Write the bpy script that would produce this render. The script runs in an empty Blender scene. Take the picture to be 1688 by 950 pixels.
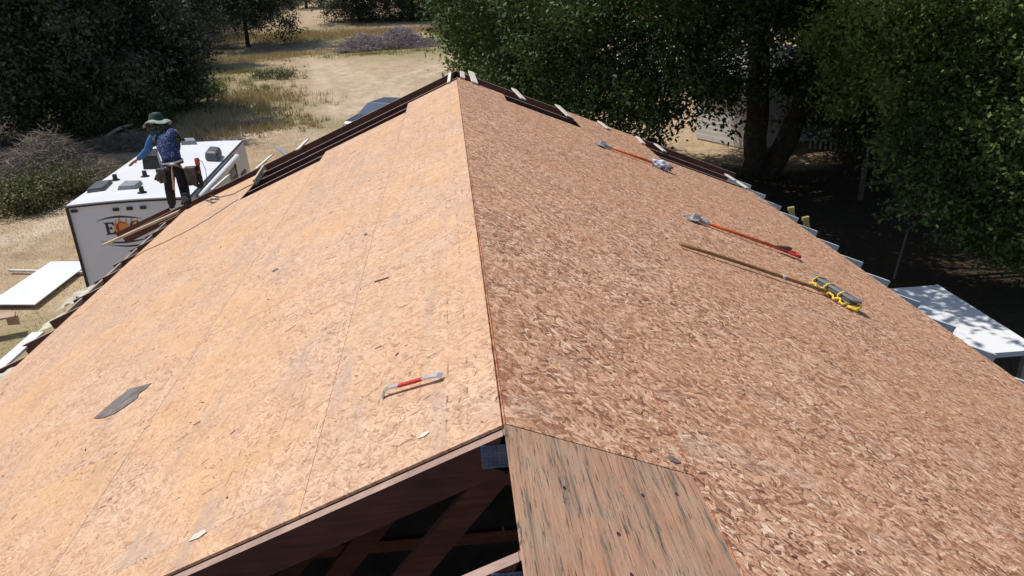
import bpy, bmesh, math, random
import numpy as np
from mathutils import Vector, Matrix
R = math.radians
random.seed(7); rng = np.random.default_rng(7)
scene = bpy.context.scene
col = scene.collection

# ------------------------------------------------------------------ camera
F = 1270.47
YAW, PITCH, ROLL = -0.0668, 0.3916, -0.0429
CAM = Vector((-0.1034, 0.0, 7.2575))
RZ = 5.8            # ridge height
SL = 0.4158         # roof pitch (rise over run)
cyw, syw, cp, sp = math.cos(YAW), math.sin(YAW), math.cos(PITCH), math.sin(PITCH)
fwd = Vector((-syw*cp, cyw*cp, -sp)); rt0 = Vector((cyw, syw, 0)); up0 = rt0.cross(fwd)
cr, sr = math.cos(ROLL), math.sin(ROLL)
RT = rt0*cr + up0*sr; UP = up0*cr - rt0*sr; FW = fwd
cd = bpy.data.cameras.new('camera'); cam = bpy.data.objects.new('camera', cd); col.objects.link(cam)
cd.sensor_width = 36; cd.lens = F/1688*36; cd.clip_end = 5000; cd.clip_start = 0.05
cam.matrix_world = Matrix(((RT.x, UP.x, -FW.x, CAM.x), (RT.y, UP.y, -FW.y, CAM.y), (RT.z, UP.z, -FW.z, CAM.z), (0, 0, 0, 1)))
scene.camera = cam

# ------------------------------------------------------------------ light
SUN = Vector((-0.42, 0.26, 0.87)).normalized()
w = bpy.data.worlds.new('World'); scene.world = w; w.use_nodes = True
nt = w.node_tree; nt.nodes.clear()
sky = nt.nodes.new('ShaderNodeTexSky'); sky.sky_type = 'NISHITA'; sky.sun_disc = False
sky.sun_elevation = math.asin(SUN.z); sky.sun_rotation = math.atan2(SUN.x, SUN.y)
bg = nt.nodes.new('ShaderNodeBackground'); bg.inputs[1].default_value = 0.105
ow = nt.nodes.new('ShaderNodeOutputWorld')
nt.links.new(sky.outputs[0], bg.inputs[0]); nt.links.new(bg.outputs[0], ow.inputs[0])
ld = bpy.data.lights.new('sun', 'SUN'); ld.energy = 4.1; ld.angle = R(0.5); ld.color = (1, 0.95, 0.88)
sun = bpy.data.objects.new('sun', ld); col.objects.link(sun)
sun.rotation_euler = SUN.to_track_quat('Z', 'Y').to_euler()
scene.view_settings.view_transform = 'Standard'; scene.view_settings.look = 'None'
scene.view_settings.exposure = 0.0; scene.view_settings.gamma = 1
scene.render.engine = 'CYCLES'
scene.cycles.max_bounces = 6; scene.cycles.diffuse_bounces = 3; scene.cycles.transmission_bounces = 3

# ------------------------------------------------------------------ measuring helpers: sight line of a photo point met with a real surface
def ray(x, y): return FW + RT*((x-844)/F) - UP*((y-475)/F)
def onz(x, y, z):
    d = ray(x, y); return CAM + d*((z-CAM.z)/d.z)
def onY(x, y, Y):
    d = ray(x, y); return CAM + d*(Y/d.y)
def onL(x, y, off=0.0):
    d = ray(x, y); return CAM + d*((RZ+off+SL*CAM.x-CAM.z)/(d.z-SL*d.x))
def onR(x, y, off=0.0):
    d = ray(x, y); return CAM + d*((RZ+off-SL*CAM.x-CAM.z)/(d.z+SL*d.x))
def terrain(x, y):
    t = max(0.0, y-72); z = 0.055*t*t/(t+25)
    z += 0.25*math.sin(x*0.11+1)*math.sin(y*0.09)*min(1, max(0, (y-20)/20))
    if y > 150: z += (y-150)*0.10
    return z
def gnd(px, py):
    d = ray(px, py); t = 5.0
    while t < 600:
        p = CAM + d*t
        if p.z < terrain(p.x, p.y): break
        t += 0.1
    return Vector((p.x, p.y, terrain(p.x, p.y)))

# ------------------------------------------------------------------ mesh helpers
class MB:
    def __init__(s): s.v = []; s.f = []; s.mi = []; s.m = 0
    def add(s, vs, fs):
        n = len(s.v); s.v += [tuple(v) for v in vs]
        for f in fs: s.f.append([n+i for i in f]); s.mi.append(s.m)
        return s
    def frame(s, o, ax, ay, az, x0, x1, y0, y1, z0, z1):
        P = []
        for z in (z0, z1):
            for (x, y) in ((x0, y0), (x1, y0), (x1, y1), (x0, y1)): P.append(o+ax*x+ay*y+az*z)
        return s.add(P, [(3, 2, 1, 0), (4, 5, 6, 7), (0, 1, 5, 4), (1, 2, 6, 5), (2, 3, 7, 6), (3, 0, 4, 7)])
    def box(s, x0, x1, y0, y1, z0, z1):
        return s.frame(Vector((0, 0, 0)), Vector((1, 0, 0)), Vector((0, 1, 0)), Vector((0, 0, 1)), x0, x1, y0, y1, z0, z1)
    def bar(s, a, b, wd, th, upv=Vector((0, 0, 1))):
        a = Vector(a); b = Vector(b); d = b-a; L = d.length; d.normalize()
        side = d.cross(upv).normalized(); u = side.cross(d)
        return s.frame(a, d, side, u, 0, L, -wd/2, wd/2, -th/2, th/2)
    def tube(s, pts, rad, n=8, cap=True):
        pts = [Vector(p) for p in pts]
        if not hasattr(rad, '__len__'): rad = [rad]*len(pts)
        V = []; Fc = []; prev = None
        for i, p in enumerate(pts):
            d = (pts[min(i+1, len(pts)-1)]-pts[max(i-1, 0)]).normalized()
            ref = prev if prev is not None else (Vector((1, 0, 0)) if abs(d.x) < .9 else Vector((0, 1, 0)))
            a = (ref-d*ref.dot(d)).normalized(); b = d.cross(a); prev = a
            for k in range(n):
                t = 2*math.pi*k/n; V.append(p+(a*math.cos(t)+b*math.sin(t))*rad[i])
        for i in range(len(pts)-1):
            for k in range(n):
                k2 = (k+1) % n; Fc.append((i*n+k, i*n+k2, (i+1)*n+k2, (i+1)*n+k))
        if cap:
            Fc.append(tuple(range(n-1, -1, -1))); Fc.append(tuple((len(pts)-1)*n+k for k in range(n)))
        return s.add(V, Fc)
    def prism(s, poly, off):
        n = len(poly); poly = [Vector(p) for p in poly]; off = Vector(off)
        V = poly+[p+off for p in poly]
        return s.add(V, [tuple(range(n-1, -1, -1)), tuple(range(n, 2*n))]+[(i, (i+1) % n, n+(i+1) % n, n+i) for i in range(n)])
    def build(s, name, mats, parent=None, smooth=False, bevel=0, loc=None):
        me = bpy.data.meshes.new(name); me.from_pydata(s.v, [], s.f); me.update()
        if not isinstance(mats, (list, tuple)): mats = [mats]
        for m in mats: me.materials.append(m)
        if len(mats) > 1: me.polygons.foreach_set('material_index', s.mi)
        bm = bmesh.new(); bm.from_mesh(me); bmesh.ops.recalc_face_normals(bm, faces=bm.faces); bm.to_mesh(me); bm.free()
        if smooth: me.polygons.foreach_set('use_smooth', [True]*len(me.polygons))
        o = bpy.data.objects.new(name, me); col.objects.link(o)
        if loc is not None:
            me.transform(Matrix.Translation(-Vector(loc))); o.location = loc
        if parent: put(o, parent)
        if bevel:
            b = o.modifiers.new('bevel', 'BEVEL'); b.width = bevel; b.segments = 2; b.limit_method = 'ANGLE'
        return o
def put(o, parent):
    o.parent = parent; o.matrix_parent_inverse = world(parent).inverted()
def world(o):
    m = o.matrix_basis.copy()
    if o.parent: m = world(o.parent) @ o.matrix_parent_inverse @ m
    return m
def tag(o, label=None, cat=None, group=None, kind=None):
    if label: o['label'] = label
    if cat: o['category'] = cat
    if group: o['group'] = group
    if kind: o['kind'] = kind
    return o
def empty(name, loc, rz=0, parent=None):
    o = bpy.data.objects.new(name, None); col.objects.link(o); o.location = loc; o.rotation_euler = (0, 0, rz)
    o.empty_display_size = 0.1
    if parent: put(o, parent)
    return o

# ------------------------------------------------------------------ materials
def new_mat(name, color=(.5, .5, .5), rough=.7, metal=0.0, spec=0.5):
    m = bpy.data.materials.new(name); m.use_nodes = True
    b = m.node_tree.nodes['Principled BSDF']
    b.inputs['Base Color'].default_value = (*color, 1); b.inputs['Roughness'].default_value = rough
    b.inputs['Metallic'].default_value = metal; b.inputs['Specular IOR Level'].default_value = spec
    return m
class NG:
    def __init__(s, m): s.t = m.node_tree; s.b = s.t.nodes['Principled BSDF']
    def n(s, typ, **kw):
        nd = s.t.nodes.new(typ)
        for k, v in kw.items(): setattr(nd, k, v)
        return nd
    def l(s, a, b): s.t.links.new(a, b)
    def math(s, op, a, b=None, c=None):
        nd = s.n('ShaderNodeMath', operation=op)
        for i, v in enumerate((a, b, c)):
            if v is None: continue
            if isinstance(v, (int, float)): nd.inputs[i].default_value = v
            else: s.l(v, nd.inputs[i])
        return nd.outputs[0]
    def mix(s, fac, a, b, blend='MIX'):
        nd = s.n('ShaderNodeMix', data_type='RGBA', blend_type=blend)
        for sock, v in ((nd.inputs[0], fac), (nd.inputs[6], a), (nd.inputs[7], b)):
            if isinstance(v, (int, float)): sock.default_value = v
            elif isinstance(v, tuple): sock.default_value = (*v, 1)
            else: s.l(v, sock)
        return nd.outputs[2]
    def mixf(s, fac, a, b):
        nd = s.n('ShaderNodeMix', data_type='FLOAT')
        for sock, v in ((nd.inputs[0], fac), (nd.inputs[2], a), (nd.inputs[3], b)):
            if isinstance(v, (int, float)): sock.default_value = v
            else: s.l(v, sock)
        return nd.outputs[0]
    def noise(s, vec, scale, detail=4, rough=.55, dist=0):
        nd = s.n('ShaderNodeTexNoise'); nd.inputs['Scale'].default_value = scale; nd.inputs['Detail'].default_value = detail
        nd.inputs['Roughness'].default_value = rough; nd.inputs['Distortion'].default_value = dist
        if vec is not None: s.l(vec, nd.inputs['Vector'])
        return nd.outputs['Fac']
    def ramp(s, fac, stops):
        nd = s.n('ShaderNodeValToRGB'); e = nd.color_ramp.elements
        while len(e) < len(stops): e.new(.5)
        for i, (p, c) in enumerate(stops):
            e[i].position = p; e[i].color = (*c, 1) if isinstance(c, tuple) else (c, c, c, 1)
        s.l(fac, nd.inputs[0]); return nd.outputs[0]
    def mapping(s, vec, rot=(0, 0, 0), scale=(1, 1, 1), loc=(0, 0, 0)):
        nd = s.n('ShaderNodeMapping'); nd.inputs['Rotation'].default_value = rot; nd.inputs['Scale'].default_value = scale
        nd.inputs['Location'].default_value = loc
        s.l(vec, nd.inputs['Vector']); return nd.outputs[0]
    def bump(s, h, strength, dist):
        nd = s.n('ShaderNodeBump'); nd.inputs['Strength'].default_value = strength; nd.inputs['Distance'].default_value = dist
        s.l(h, nd.inputs['Height']); s.l(nd.outputs[0], s.b.inputs['Normal'])
    def obj(s, rnd=True):
        tc = s.n('ShaderNodeTexCoord').outputs['Object']
        if not rnd: return tc
        oi = s.n('ShaderNodeObjectInfo').outputs['Random']
        c = s.n('ShaderNodeCombineXYZ'); k = s.math('MULTIPLY', oi, 37.0); s.l(k, c.inputs[0]); s.l(s.math('MULTIPLY', oi, 91.0), c.inputs[1])
        a = s.n('ShaderNodeVectorMath', operation='ADD'); s.l(tc, a.inputs[0]); s.l(c.outputs[0], a.inputs[1]); return a.outputs[0]

def osb_mat(name, stops, patch, patch_amt, dark, contrast, lines, knots, fs=1.0):
    m = new_mat(name, rough=.75, spec=.25); g = NG(m)
    raw = g.obj(False); v = g.obj()
    # flakes: layers of long cells at several headings, the one lying on top wins
    warp = g.n('ShaderNodeTexNoise'); warp.inputs['Scale'].default_value = 22; warp.inputs['Detail'].default_value = 5; g.l(v, warp.inputs['Vector'])
    ws = g.n('ShaderNodeVectorMath', operation='SCALE'); ws.inputs['Scale'].default_value = .035; g.l(warp.outputs['Color'], ws.inputs[0])
    vv = g.n('ShaderNodeVectorMath', operation='ADD'); g.l(v, vv.inputs[0]); g.l(ws.outputs[0], vv.inputs[1]); vw = vv.outputs[0]
    best = None; tone = None; edge = None
    for i, (ang, sx, sy) in enumerate([(12, 38, 11), (64, 30, 9), (105, 44, 12), (150, 26, 8.5), (-35, 60, 15)]):
        # rotate the coordinates first, then stretch them
        r_ = g.mapping(vw, rot=(0, 0, R(ang)), loc=(i*3.3, i*7.1, 0))
        mp = g.mapping(r_, scale=(sx*fs, sy*fs, 1))
        vo = g.n('ShaderNodeTexVoronoi', voronoi_dimensions='2D'); vo.inputs['Scale'].default_value = 1; g.l(mp, vo.inputs['Vector'])
        sc = g.n('ShaderNodeSeparateColor'); g.l(vo.outputs['Color'], sc.inputs[0])
        pr, tn = sc.outputs[0], sc.outputs[1]
        gr = g.noise(g.mapping(r_, scale=(170, 14, 1)), 1, 2)
        tn = g.math('ADD', g.math('MULTIPLY', tn, .7), g.math('MULTIPLY', g.math('SUBTRACT', gr, .5), 1.1))
        tn = g.math('ADD', tn, .12)
        d = vo.outputs['Distance']
        if best is None: best, tone, edge = pr, tn, d
        else:
            gt = g.math('GREATER_THAN', pr, best)
            tone = g.mixf(gt, tone, tn); edge = g.mixf(gt, edge, d); best = g.math('MAXIMUM', best, pr)
    c = g.ramp(g.math('ADD', g.math('MULTIPLY', g.math('SUBTRACT', tone, .5), contrast), .5), stops)
    big = g.noise(v, 1.1, 3); big2 = g.noise(v, 3.7, 4)
    c = g.mix(g.math('MULTIPLY', g.ramp(big, [(.42, 0.0), (.68, 1.0)]), patch_amt), c, patch, 'MIX')
    c = g.mix(g.math('MULTIPLY', g.ramp(big2, [(.35, 1.0), (.6, 0.0)]), .28), c, dark, 'MULTIPLY')
    oi = g.n('ShaderNodeObjectInfo').outputs['Random']
    c = g.mix(g.math('MULTIPLY', oi, .14), c, dark, 'MULTIPLY')
    fine = g.noise(v, 75, 4, .75)
    c = g.mix(g.math('MULTIPLY', g.ramp(fine, [(.34, 1.0), (.47, 0.0)]), .38), c, dark, 'MULTIPLY')
    c = g.mix(g.math('MULTIPLY', g.ramp(fine, [(.55, 0.0), (.7, 1.0)]), .3), c, (.86, .72, .58))
    gy = g.noise(v, 1.9, 5, .7); c = g.mix(g.math('MULTIPLY', g.ramp(gy, [(.55, 0.0), (.72, 1.0)]), .45), c, (.50, .38, .31))
    # small splits and dark slivers
    sparse = g.ramp(g.noise(v, 2.3, 4, .7), [(.42, 0.0), (.62, 1.0)])
    for (ang, sx, sy, th) in [(25, 90, 16, .035), (80, 70, 13, .03), (140, 130, 20, .05), (95, 160, 60, .05)]:
        mp = g.mapping(g.mapping(vw, rot=(0, 0, R(ang)), loc=(11, ang, 0)), scale=(sx, sy, 1))
        vo = g.n('ShaderNodeTexVoronoi', voronoi_dimensions='2D'); vo.inputs['Scale'].default_value = 1; g.l(mp, vo.inputs['Vector'])
        sc = g.n('ShaderNodeSeparateColor'); g.l(vo.outputs['Color'], sc.inputs[0])
        sel = g.math('MULTIPLY', g.math('LESS_THAN', sc.outputs[2], th), g.ramp(vo.outputs['Distance'], [(.2, 1.0), (.42, 0.0)]))
        c = g.mix(g.math('MULTIPLY', g.math('MULTIPLY', sel, sparse), knots), c, (.09, .055, .04))
    if lines:
        sm = g.ramp(g.noise(g.mapping(v, scale=(5.5, .8, 1), loc=(3, 5, 0)), 1, 5, .65), [(.54, 0.0), (.66, 1.0)])
        c = g.mix(g.math('MULTIPLY', sm, .5), c, (.40, .29, .24))
        # print lines and nail rows run along the sheet
        sx_ = g.n('ShaderNodeSeparateXYZ'); g.l(raw, sx_.inputs[0]); wob = g.math('MULTIPLY', g.noise(v, .9, 2), .05)
        for per, wd, am, off in [(.203, .010, .75, .31), (.131, .008, .6, .77), (.405, .013, .85, .12)]:
            fr = g.math('ABSOLUTE', g.math('SUBTRACT', g.math('FRACT', g.math('ADD', g.math('DIVIDE', g.math('ADD', sx_.outputs[0], wob), per), off)), .5))
            ln = g.math('LESS_THAN', fr, wd/per*.3)
            dash = g.ramp(g.noise(g.mapping(v, scale=(2.5, 9, 1)), 1, 5, .75), [(.49, 0.0), (.62, 1.0)])
            dash = g.math('MULTIPLY', dash, g.ramp(g.noise(v, 1.6, 3), [(.40, .3), (.6, 1.0)]))
            c = g.mix(g.math('MULTIPLY', g.math('MULTIPLY', ln, dash), am), c, (.16, .08, .045))
    g.l(c, g.b.inputs['Base Color'])
    g.bump(g.math('ADD', g.math('MULTIPLY', best, 1.0), g.math('ADD', g.math('MULTIPLY', edge, -.3), g.math('MULTIPLY', fine, .5))), .8, .004)
    return m

def wood_mat(name, c1, c2, axis=0, scale=1.0, rough=.75):
    m = new_mat(name, rough=rough, spec=.25); g = NG(m); v = g.obj()
    s = [60*scale]*3; s[axis] = 3*scale
    n1 = g.noise(g.mapping(v, scale=tuple(s)), 1, 4)
    n2 = g.noise(v, 5, 3)
    c = g.mix(g.ramp(n1, [(.3, 0.0), (.7, 1.0)]), c1, c2)
    c = g.mix(g.math('MULTIPLY', g.ramp(n2, [(.4, 0.0), (.7, 1.0)]), .35), c, tuple(x*.45 for x in c1))
    g.l(c, g.b.inputs['Base Color']); g.bump(n1, .3, .002); return m
def mottled(name, c1, c2, scale=6, rough=.7, metal=0, bump=0.15, spec=.4, detail=5):
    m = new_mat(name, rough=rough, metal=metal, spec=spec); g = NG(m); v = g.obj()
    n1 = g.noise(v, scale, detail)
    g.l(g.mix(g.ramp(n1, [(.35, 0.0), (.68, 1.0)]), c1, c2), g.b.inputs['Base Color'])
    if bump: g.bump(n1, bump, .01)
    return m
def leaf_mat(name, cols, rough=.55, trans=.25):
    m = new_mat(name, rough=rough, spec=.25); g = NG(m)
    ri = g.n('ShaderNodeNewGeometry').outputs['Random Per Island']
    tc = g.n('ShaderNodeTexCoord').outputs['Object']
    big = g.ramp(g.noise(tc, .9, 4, .65), [(.3, 0.0), (.7, 1.0)])
    k = g.math('ADD', g.math('MULTIPLY', ri, .42), g.math('MULTIPLY', big, .58))
    n = len(cols); c = g.ramp(k, [(.1+.85*i/(n-1), cc) for i, cc in enumerate(cols)])
    g.l(c, g.b.inputs['Base Color'])
    tr = g.n('ShaderNodeBsdfTranslucent'); g.l(g.mix(.5, c, (.12, .16, .02)), tr.inputs[0])
    ms = g.n('ShaderNodeMixShader'); ms.inputs[0].default_value = trans
    out = m.node_tree.nodes['Material Output']
    g.l(g.b.outputs[0], ms.inputs[1]); g.l(tr.outputs[0], ms.inputs[2]); g.l(ms.outputs[0], out.inputs[0])
    return m

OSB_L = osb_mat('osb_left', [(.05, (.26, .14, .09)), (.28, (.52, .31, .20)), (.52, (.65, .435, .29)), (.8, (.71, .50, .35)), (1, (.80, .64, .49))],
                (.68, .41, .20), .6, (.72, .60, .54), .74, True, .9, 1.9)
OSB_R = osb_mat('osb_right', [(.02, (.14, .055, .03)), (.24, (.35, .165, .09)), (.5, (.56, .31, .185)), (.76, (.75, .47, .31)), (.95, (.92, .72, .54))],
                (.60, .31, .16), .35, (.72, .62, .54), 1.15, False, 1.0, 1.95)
M = {}
M['lumber'] = wood_mat('lumber_red', (.10, .042, .032), (.17, .075, .056), 0)
M['lumber_top'] = wood_mat('lumber_pale', (.55, .42, .27), (.68, .55, .38), 0)
M['lit_edge'] = wood_mat('lit_edge', (.34, .22, .18), (.46, .32, .26), 0)  # paler top faces: the sunlit line along the rafters painted as colour
M['spacer'] = wood_mat('lumber_white', (.62, .58, .5), (.75, .71, .62), 0)
M['grey_wood'] = wood_mat('lumber_grey', (.36, .33, .29), (.5, .46, .4), 1)
M['shade_wood'] = wood_mat('shade_wood', (.10, .085, .07), (.16, .14, .12), 0)  # fence and stakes darkened in colour to stand for the deep shade
M['white_paint'] = mottled('white_paint', (.55, .57, .6), (.72, .74, .77), 8)
M['white_gloss'] = mottled('white_gloss', (.76, .77, .78), (.82, .83, .84), 1.2, rough=.35, bump=0)
M['rv_front'] = mottled('rv_grey', (.66, .71, .79), (.70, .75, .83), 1.5, rough=.4, bump=0)
M['black'] = mottled('black_plastic', (.012, .012, .014), (.03, .03, .033), 8, rough=.45)
M['dark_grey'] = mottled('dark_grey_plastic', (.06, .065, .07), (.11, .115, .12), 8, rough=.5)
M['mid_grey'] = mottled('grey_plastic', (.22, .23, .25), (.3, .31, .33), 8, rough=.5)
M['steel'] = mottled('steel', (.55, .56, .58), (.75, .76, .78), 20, rough=.35, metal=.8)
M['steel_worn'] = mottled('worn_steel', (.35, .36, .38), (.7, .7, .72), 30, rough=.45, metal=.5)
M['gusset'] = mottled('galvanised_plate', (.08, .13, .26), (.17, .24, .38), 30, rough=.5, metal=.5)
M['orange'] = mottled('orange_fibreglass', (.62, .10, .025), (.75, .17, .05), 10, rough=.4)
M['red'] = mottled('red_paint', (.5, .03, .03), (.62, .07, .06), 30, rough=.35)
M['chalk'] = new_mat('red_chalk', (.50, .10, .05), .9)
M['yellow'] = mottled('yellow_strap', (.75, .52, .04), (.85, .66, .1), 20, rough=.6)
M['ladder_y'] = mottled('ladder_yellow', (.34, .28, .09), (.5, .42, .16), 12, rough=.5)
M['pole_wood'] = wood_mat('pole_wood', (.22, .12, .05), (.38, .23, .1), 0)
M['grey_pad'] = mottled('grey_rubber_pad', (.17, .17, .19), (.24, .24, .26), 15, rough=.6)
M['cloth'] = mottled('white_cloth', (.6, .6, .66), (.78, .78, .82), 10, rough=.9)
M['blue_cloth'] = mottled('purple_cloth', (.12, .12, .3), (.25, .25, .45), 20, rough=.9)
M['felt'] = mottled('felt_grey', (.12, .105, .1), (.24, .205, .19), 14, rough=.95)
M['tarp'] = mottled('tarp_beige', (.45, .41, .32), (.62, .58, .47), 7, rough=.8, bump=.6)
M['skin'] = mottled('skin', (.36, .19, .12), (.42, .24, .16), 20, rough=.6, bump=0)
M['bark'] = mottled('bark', (.035, .028, .02), (.09, .07, .05), 7, rough=.95, bump=.8)
M['twig'] = mottled('dry_twigs', (.19, .16, .12), (.33, .28, .22), 3, rough=.9)
M['dead_log'] = mottled('bleached_log', (.35, .28, .22), (.55, .46, .38), 3, rough=.9)
M['concrete'] = mottled('concrete', (.2, .19, .18), (.28, .27, .25), 3, rough=.9)
M['dark_floor'] = mottled('attic_dark', (.03, .027, .025), (.06, .053, .048), 3, rough=.95)  # near-black base: the attic's shade put into the colour
M['stucco'] = mottled('stucco', (.45, .40, .34), (.52, .47, .40), 20, rough=.9)
M['tan_handle'] = wood_mat('hammer_handle', (.5, .38, .22), (.62, .5, .33), 2)
M['leather'] = mottled('grey_leather', (.05, .045, .04), (.12, .105, .09), 15, rough=.8)
M['denim'] = mottled('dark_trousers', (.008, .008, .014), (.018, .018, .028), 15, rough=.9)
def shirt_mat():
    m = new_mat('patterned_shirt', rough=.85, spec=.2); g = NG(m); v = g.obj(False)
    n = g.noise(v, 26, 3, .6, 1.5)
    c = g.mix(g.ramp(n, [(.56, 0.0), (.6, 1.0)]), (.028, .05, .15), (.24, .28, .38))
    g.l(c, g.b.inputs['Base Color']); return m
M['shirt'] = shirt_mat()
M['sleeve'] = mottled('blue_sleeve_lit', (.035, .13, .36), (.05, .19, .46), 8, rough=.8)  # left arm brighter than the shirt: sunlight painted into the blue
def camo_mat():
    m = new_mat('camouflage', rough=.9, spec=.2); g = NG(m); v = g.obj(False)
    n = g.noise(v, 22, 3, .5, 1.0); n2 = g.noise(v, 38, 2)
    c = g.mix(g.math('GREATER_THAN', n, .5), (.015, .03, .02), (.07, .09, .05))
    c = g.mix(g.math('GREATER_THAN', n2, .58), c, (.15, .17, .13))
    g.l(c, g.b.inputs['Base Color']); return m
M['camo'] = camo_mat()
M['hat_green'] = mottled('hat_green', (.025, .055, .042), (.05, .09, .07), 10, rough=.9)
M['hat_pale'] = mottled('hat_brim_pale', (.26, .32, .27), (.42, .47, .41), 14, rough=.9)
M['glass_blue'] = new_mat('windscreen_glass', (.012, .04, .12), .15, 0, .6)
M['car_paint'] = new_mat('car_paint_dark', (.012, .016, .03), .25, 0, .6)
M['tyre'] = mottled('tyre', (.015, .015, .015), (.03, .03, .03), 20, rough=.9)
M['print_red'] = new_mat('print_red', (.35, .03, .02), .6)
M['print_orange'] = new_mat('print_orange', (.75, .28, .04), .6)
M['print_black'] = new_mat('print_black', (.02, .02, .03), .5)
M['siding'] = mottled('white_siding', (.6, .6, .6), (.7, .7, .7), 4)
M['shingle'] = mottled('grey_roofing', (.16, .16, .17), (.26, .26, .27), 30)
def plywood_mat():
    m = new_mat('weathered_plywood', rough=.8, spec=.25); g = NG(m); v = g.obj()
    gr = g.noise(g.mapping(v, scale=(75, 5, 1)), 1, 6, .7, .5)
    gr2 = g.noise(g.mapping(v, scale=(30, 1.6, 1)), 1, 4, .65, .4)
    big = g.noise(g.mapping(v, scale=(5, 2, 1)), 1, 4)
    c = g.mix(g.ramp(gr, [(.3, 0.0), (.7, 1.0)]), (.36, .18, .11), (.60, .36, .235))
    c = g.mix(g.math('MULTIPLY', g.ramp(big, [(.38, 0.0), (.6, 1.0)]), .6), c, (.43, .33, .235))
    c = g.mix(g.math('MULTIPLY', g.ramp(g.noise(v, 2.6, 3), [(.46, 0.0), (.64, 1.0)]), .7), c, (.56, .28, .16))
    st = g.math('MULTIPLY', g.ramp(gr2, [(.47, 0.0), (.6, 1.0)]), g.ramp(gr, [(.44, 0.0), (.55, 1.0)]))
    c = g.mix(g.math('MULTIPLY', st, .8), c, (.15, .125, .095))
    n3 = g.ramp(g.noise(g.mapping(v, scale=(110, 6, 1), loc=(4, 9, 0)), 1, 5, .7), [(.56, 0.0), (.61, 1.0)])
    c = g.mix(g.math('MULTIPLY', n3, .85), c, (.085, .065, .05))
    n4 = g.ramp(g.noise(g.mapping(v, scale=(34, 2.2, 1), loc=(8, 3, 0)), 1, 4, .7, .6), [(.63, 0.0), (.66, 1.0)])
    c = g.mix(n4, c, (.07, .075, .08))
    vo = g.n('ShaderNodeTexVoronoi', voronoi_dimensions='2D'); vo.inputs['Scale'].default_value = 9; g.l(g.mapping(v, scale=(1.5, 1, 1)), vo.inputs['Vector'])
    sc = g.n('ShaderNodeSeparateColor'); g.l(vo.outputs['Color'], sc.inputs[0])
    kn = g.math('MULTIPLY', g.math('LESS_THAN', sc.outputs[0], .08), g.ramp(vo.outputs['Distance'], [(.06, 1.0), (.11, 0.0)]))
    c = g.mix(kn, c, (.07, .04, .035))
    g.l(c, g.b.inputs['Base Color']); g.bump(g.math('ADD', gr, g.math('MULTIPLY', kn, -1.5)), .7, .005); return m
M['plywood'] = plywood_mat()
def ground_mat():
    m = new_mat('dry_ground', rough=.95, spec=.1); g = NG(m)
    v = g.obj(False)
    def attr(n):
        a = g.n('ShaderNodeAttribute'); a.attribute_name = n; return a.outputs['Fac']
    n1 = g.noise(v, .13, 5, .6, .6); n2 = g.noise(v, 1.3, 6, .65); n3 = g.noise(v, 14, 4, .7)
    nst = g.noise(g.mapping(v, scale=(.25, 1.6, 1)), 1, 6, .7)
    dirt = g.mix(g.ramp(n2, [(.3, 0.0), (.7, 1.0)]), (.33, .22, .14), (.50, .37, .25))
    straw = g.mix(g.ramp(n3, [(.3, 0.0), (.7, 1.0)]), (.40, .30, .18), (.60, .48, .31))
    k = g.math('ADD', g.math('MULTIPLY', g.ramp(n1, [(.38, 0.0), (.6, 1.0)]), .5), g.math('MULTIPLY', g.ramp(nst, [(.42, 0.0), (.6, 1.0)]), .6))
    c = g.mix(k, dirt, straw)
    pale = g.mix(g.ramp(n3, [(.3, 0.0), (.7, 1.0)]), (.52, .41, .29), (.66, .54, .41))
    c = g.mix(g.math('MULTIPLY', attr('track'), g.ramp(n2, [(.25, .5), (.6, 1.0)])), c, pale)
    c = g.mix(g.math('MULTIPLY', g.ramp(g.noise(g.mapping(v, scale=(.9, .5, 1)), 1, 7, .75, .8), [(.44, 0.0), (.62, 1.0)]), .6), c, (.33, .235, .16))
    oliv = g.mix(g.ramp(n2, [(.3, 0.0), (.7, 1.0)]), (.19, .18, .08), (.34, .29, .14))
    c = g.mix(g.math('MULTIPLY', attr('green'), g.ramp(n2, [(.35, .3), (.6, 1.0)])), c, oliv)
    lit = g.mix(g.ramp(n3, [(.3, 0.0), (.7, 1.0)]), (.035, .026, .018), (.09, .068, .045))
    c = g.mix(attr('litter_shade'), c, lit)  # dark litter tone also carries the deep shade under the trees
    sp = g.ramp(g.noise(v, 5.5, 3, .8), [(.58, 0.0), (.66, 1.0)])
    c = g.mix(g.math('MULTIPLY', sp, .6), c, (.12, .09, .06))
    g.l(c, g.b.inputs['Base Color']); g.bump(g.math('ADD', n3, g.math('MULTIPLY', n2, 2)), .6, .06); return m
M['ground'] = ground_mat()
def grass_mat(name, a, b, c_):
    m = new_mat(name, rough=.8, spec=.15); g = NG(m)
    ri = g.n('ShaderNodeNewGeometry').outputs['Random Per Island']
    g.l(g.ramp(ri, [(0, a), (.5, b), (1, c_)]), g.b.inputs['Base Color']); return m
M['straw'] = grass_mat('straw_blades', (.36, .27, .12), (.55, .43, .22), (.68, .57, .36))
M['olive'] = grass_mat('olive_blades', (.18, .19, .06), (.32, .30, .12), (.48, .42, .2))
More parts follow.
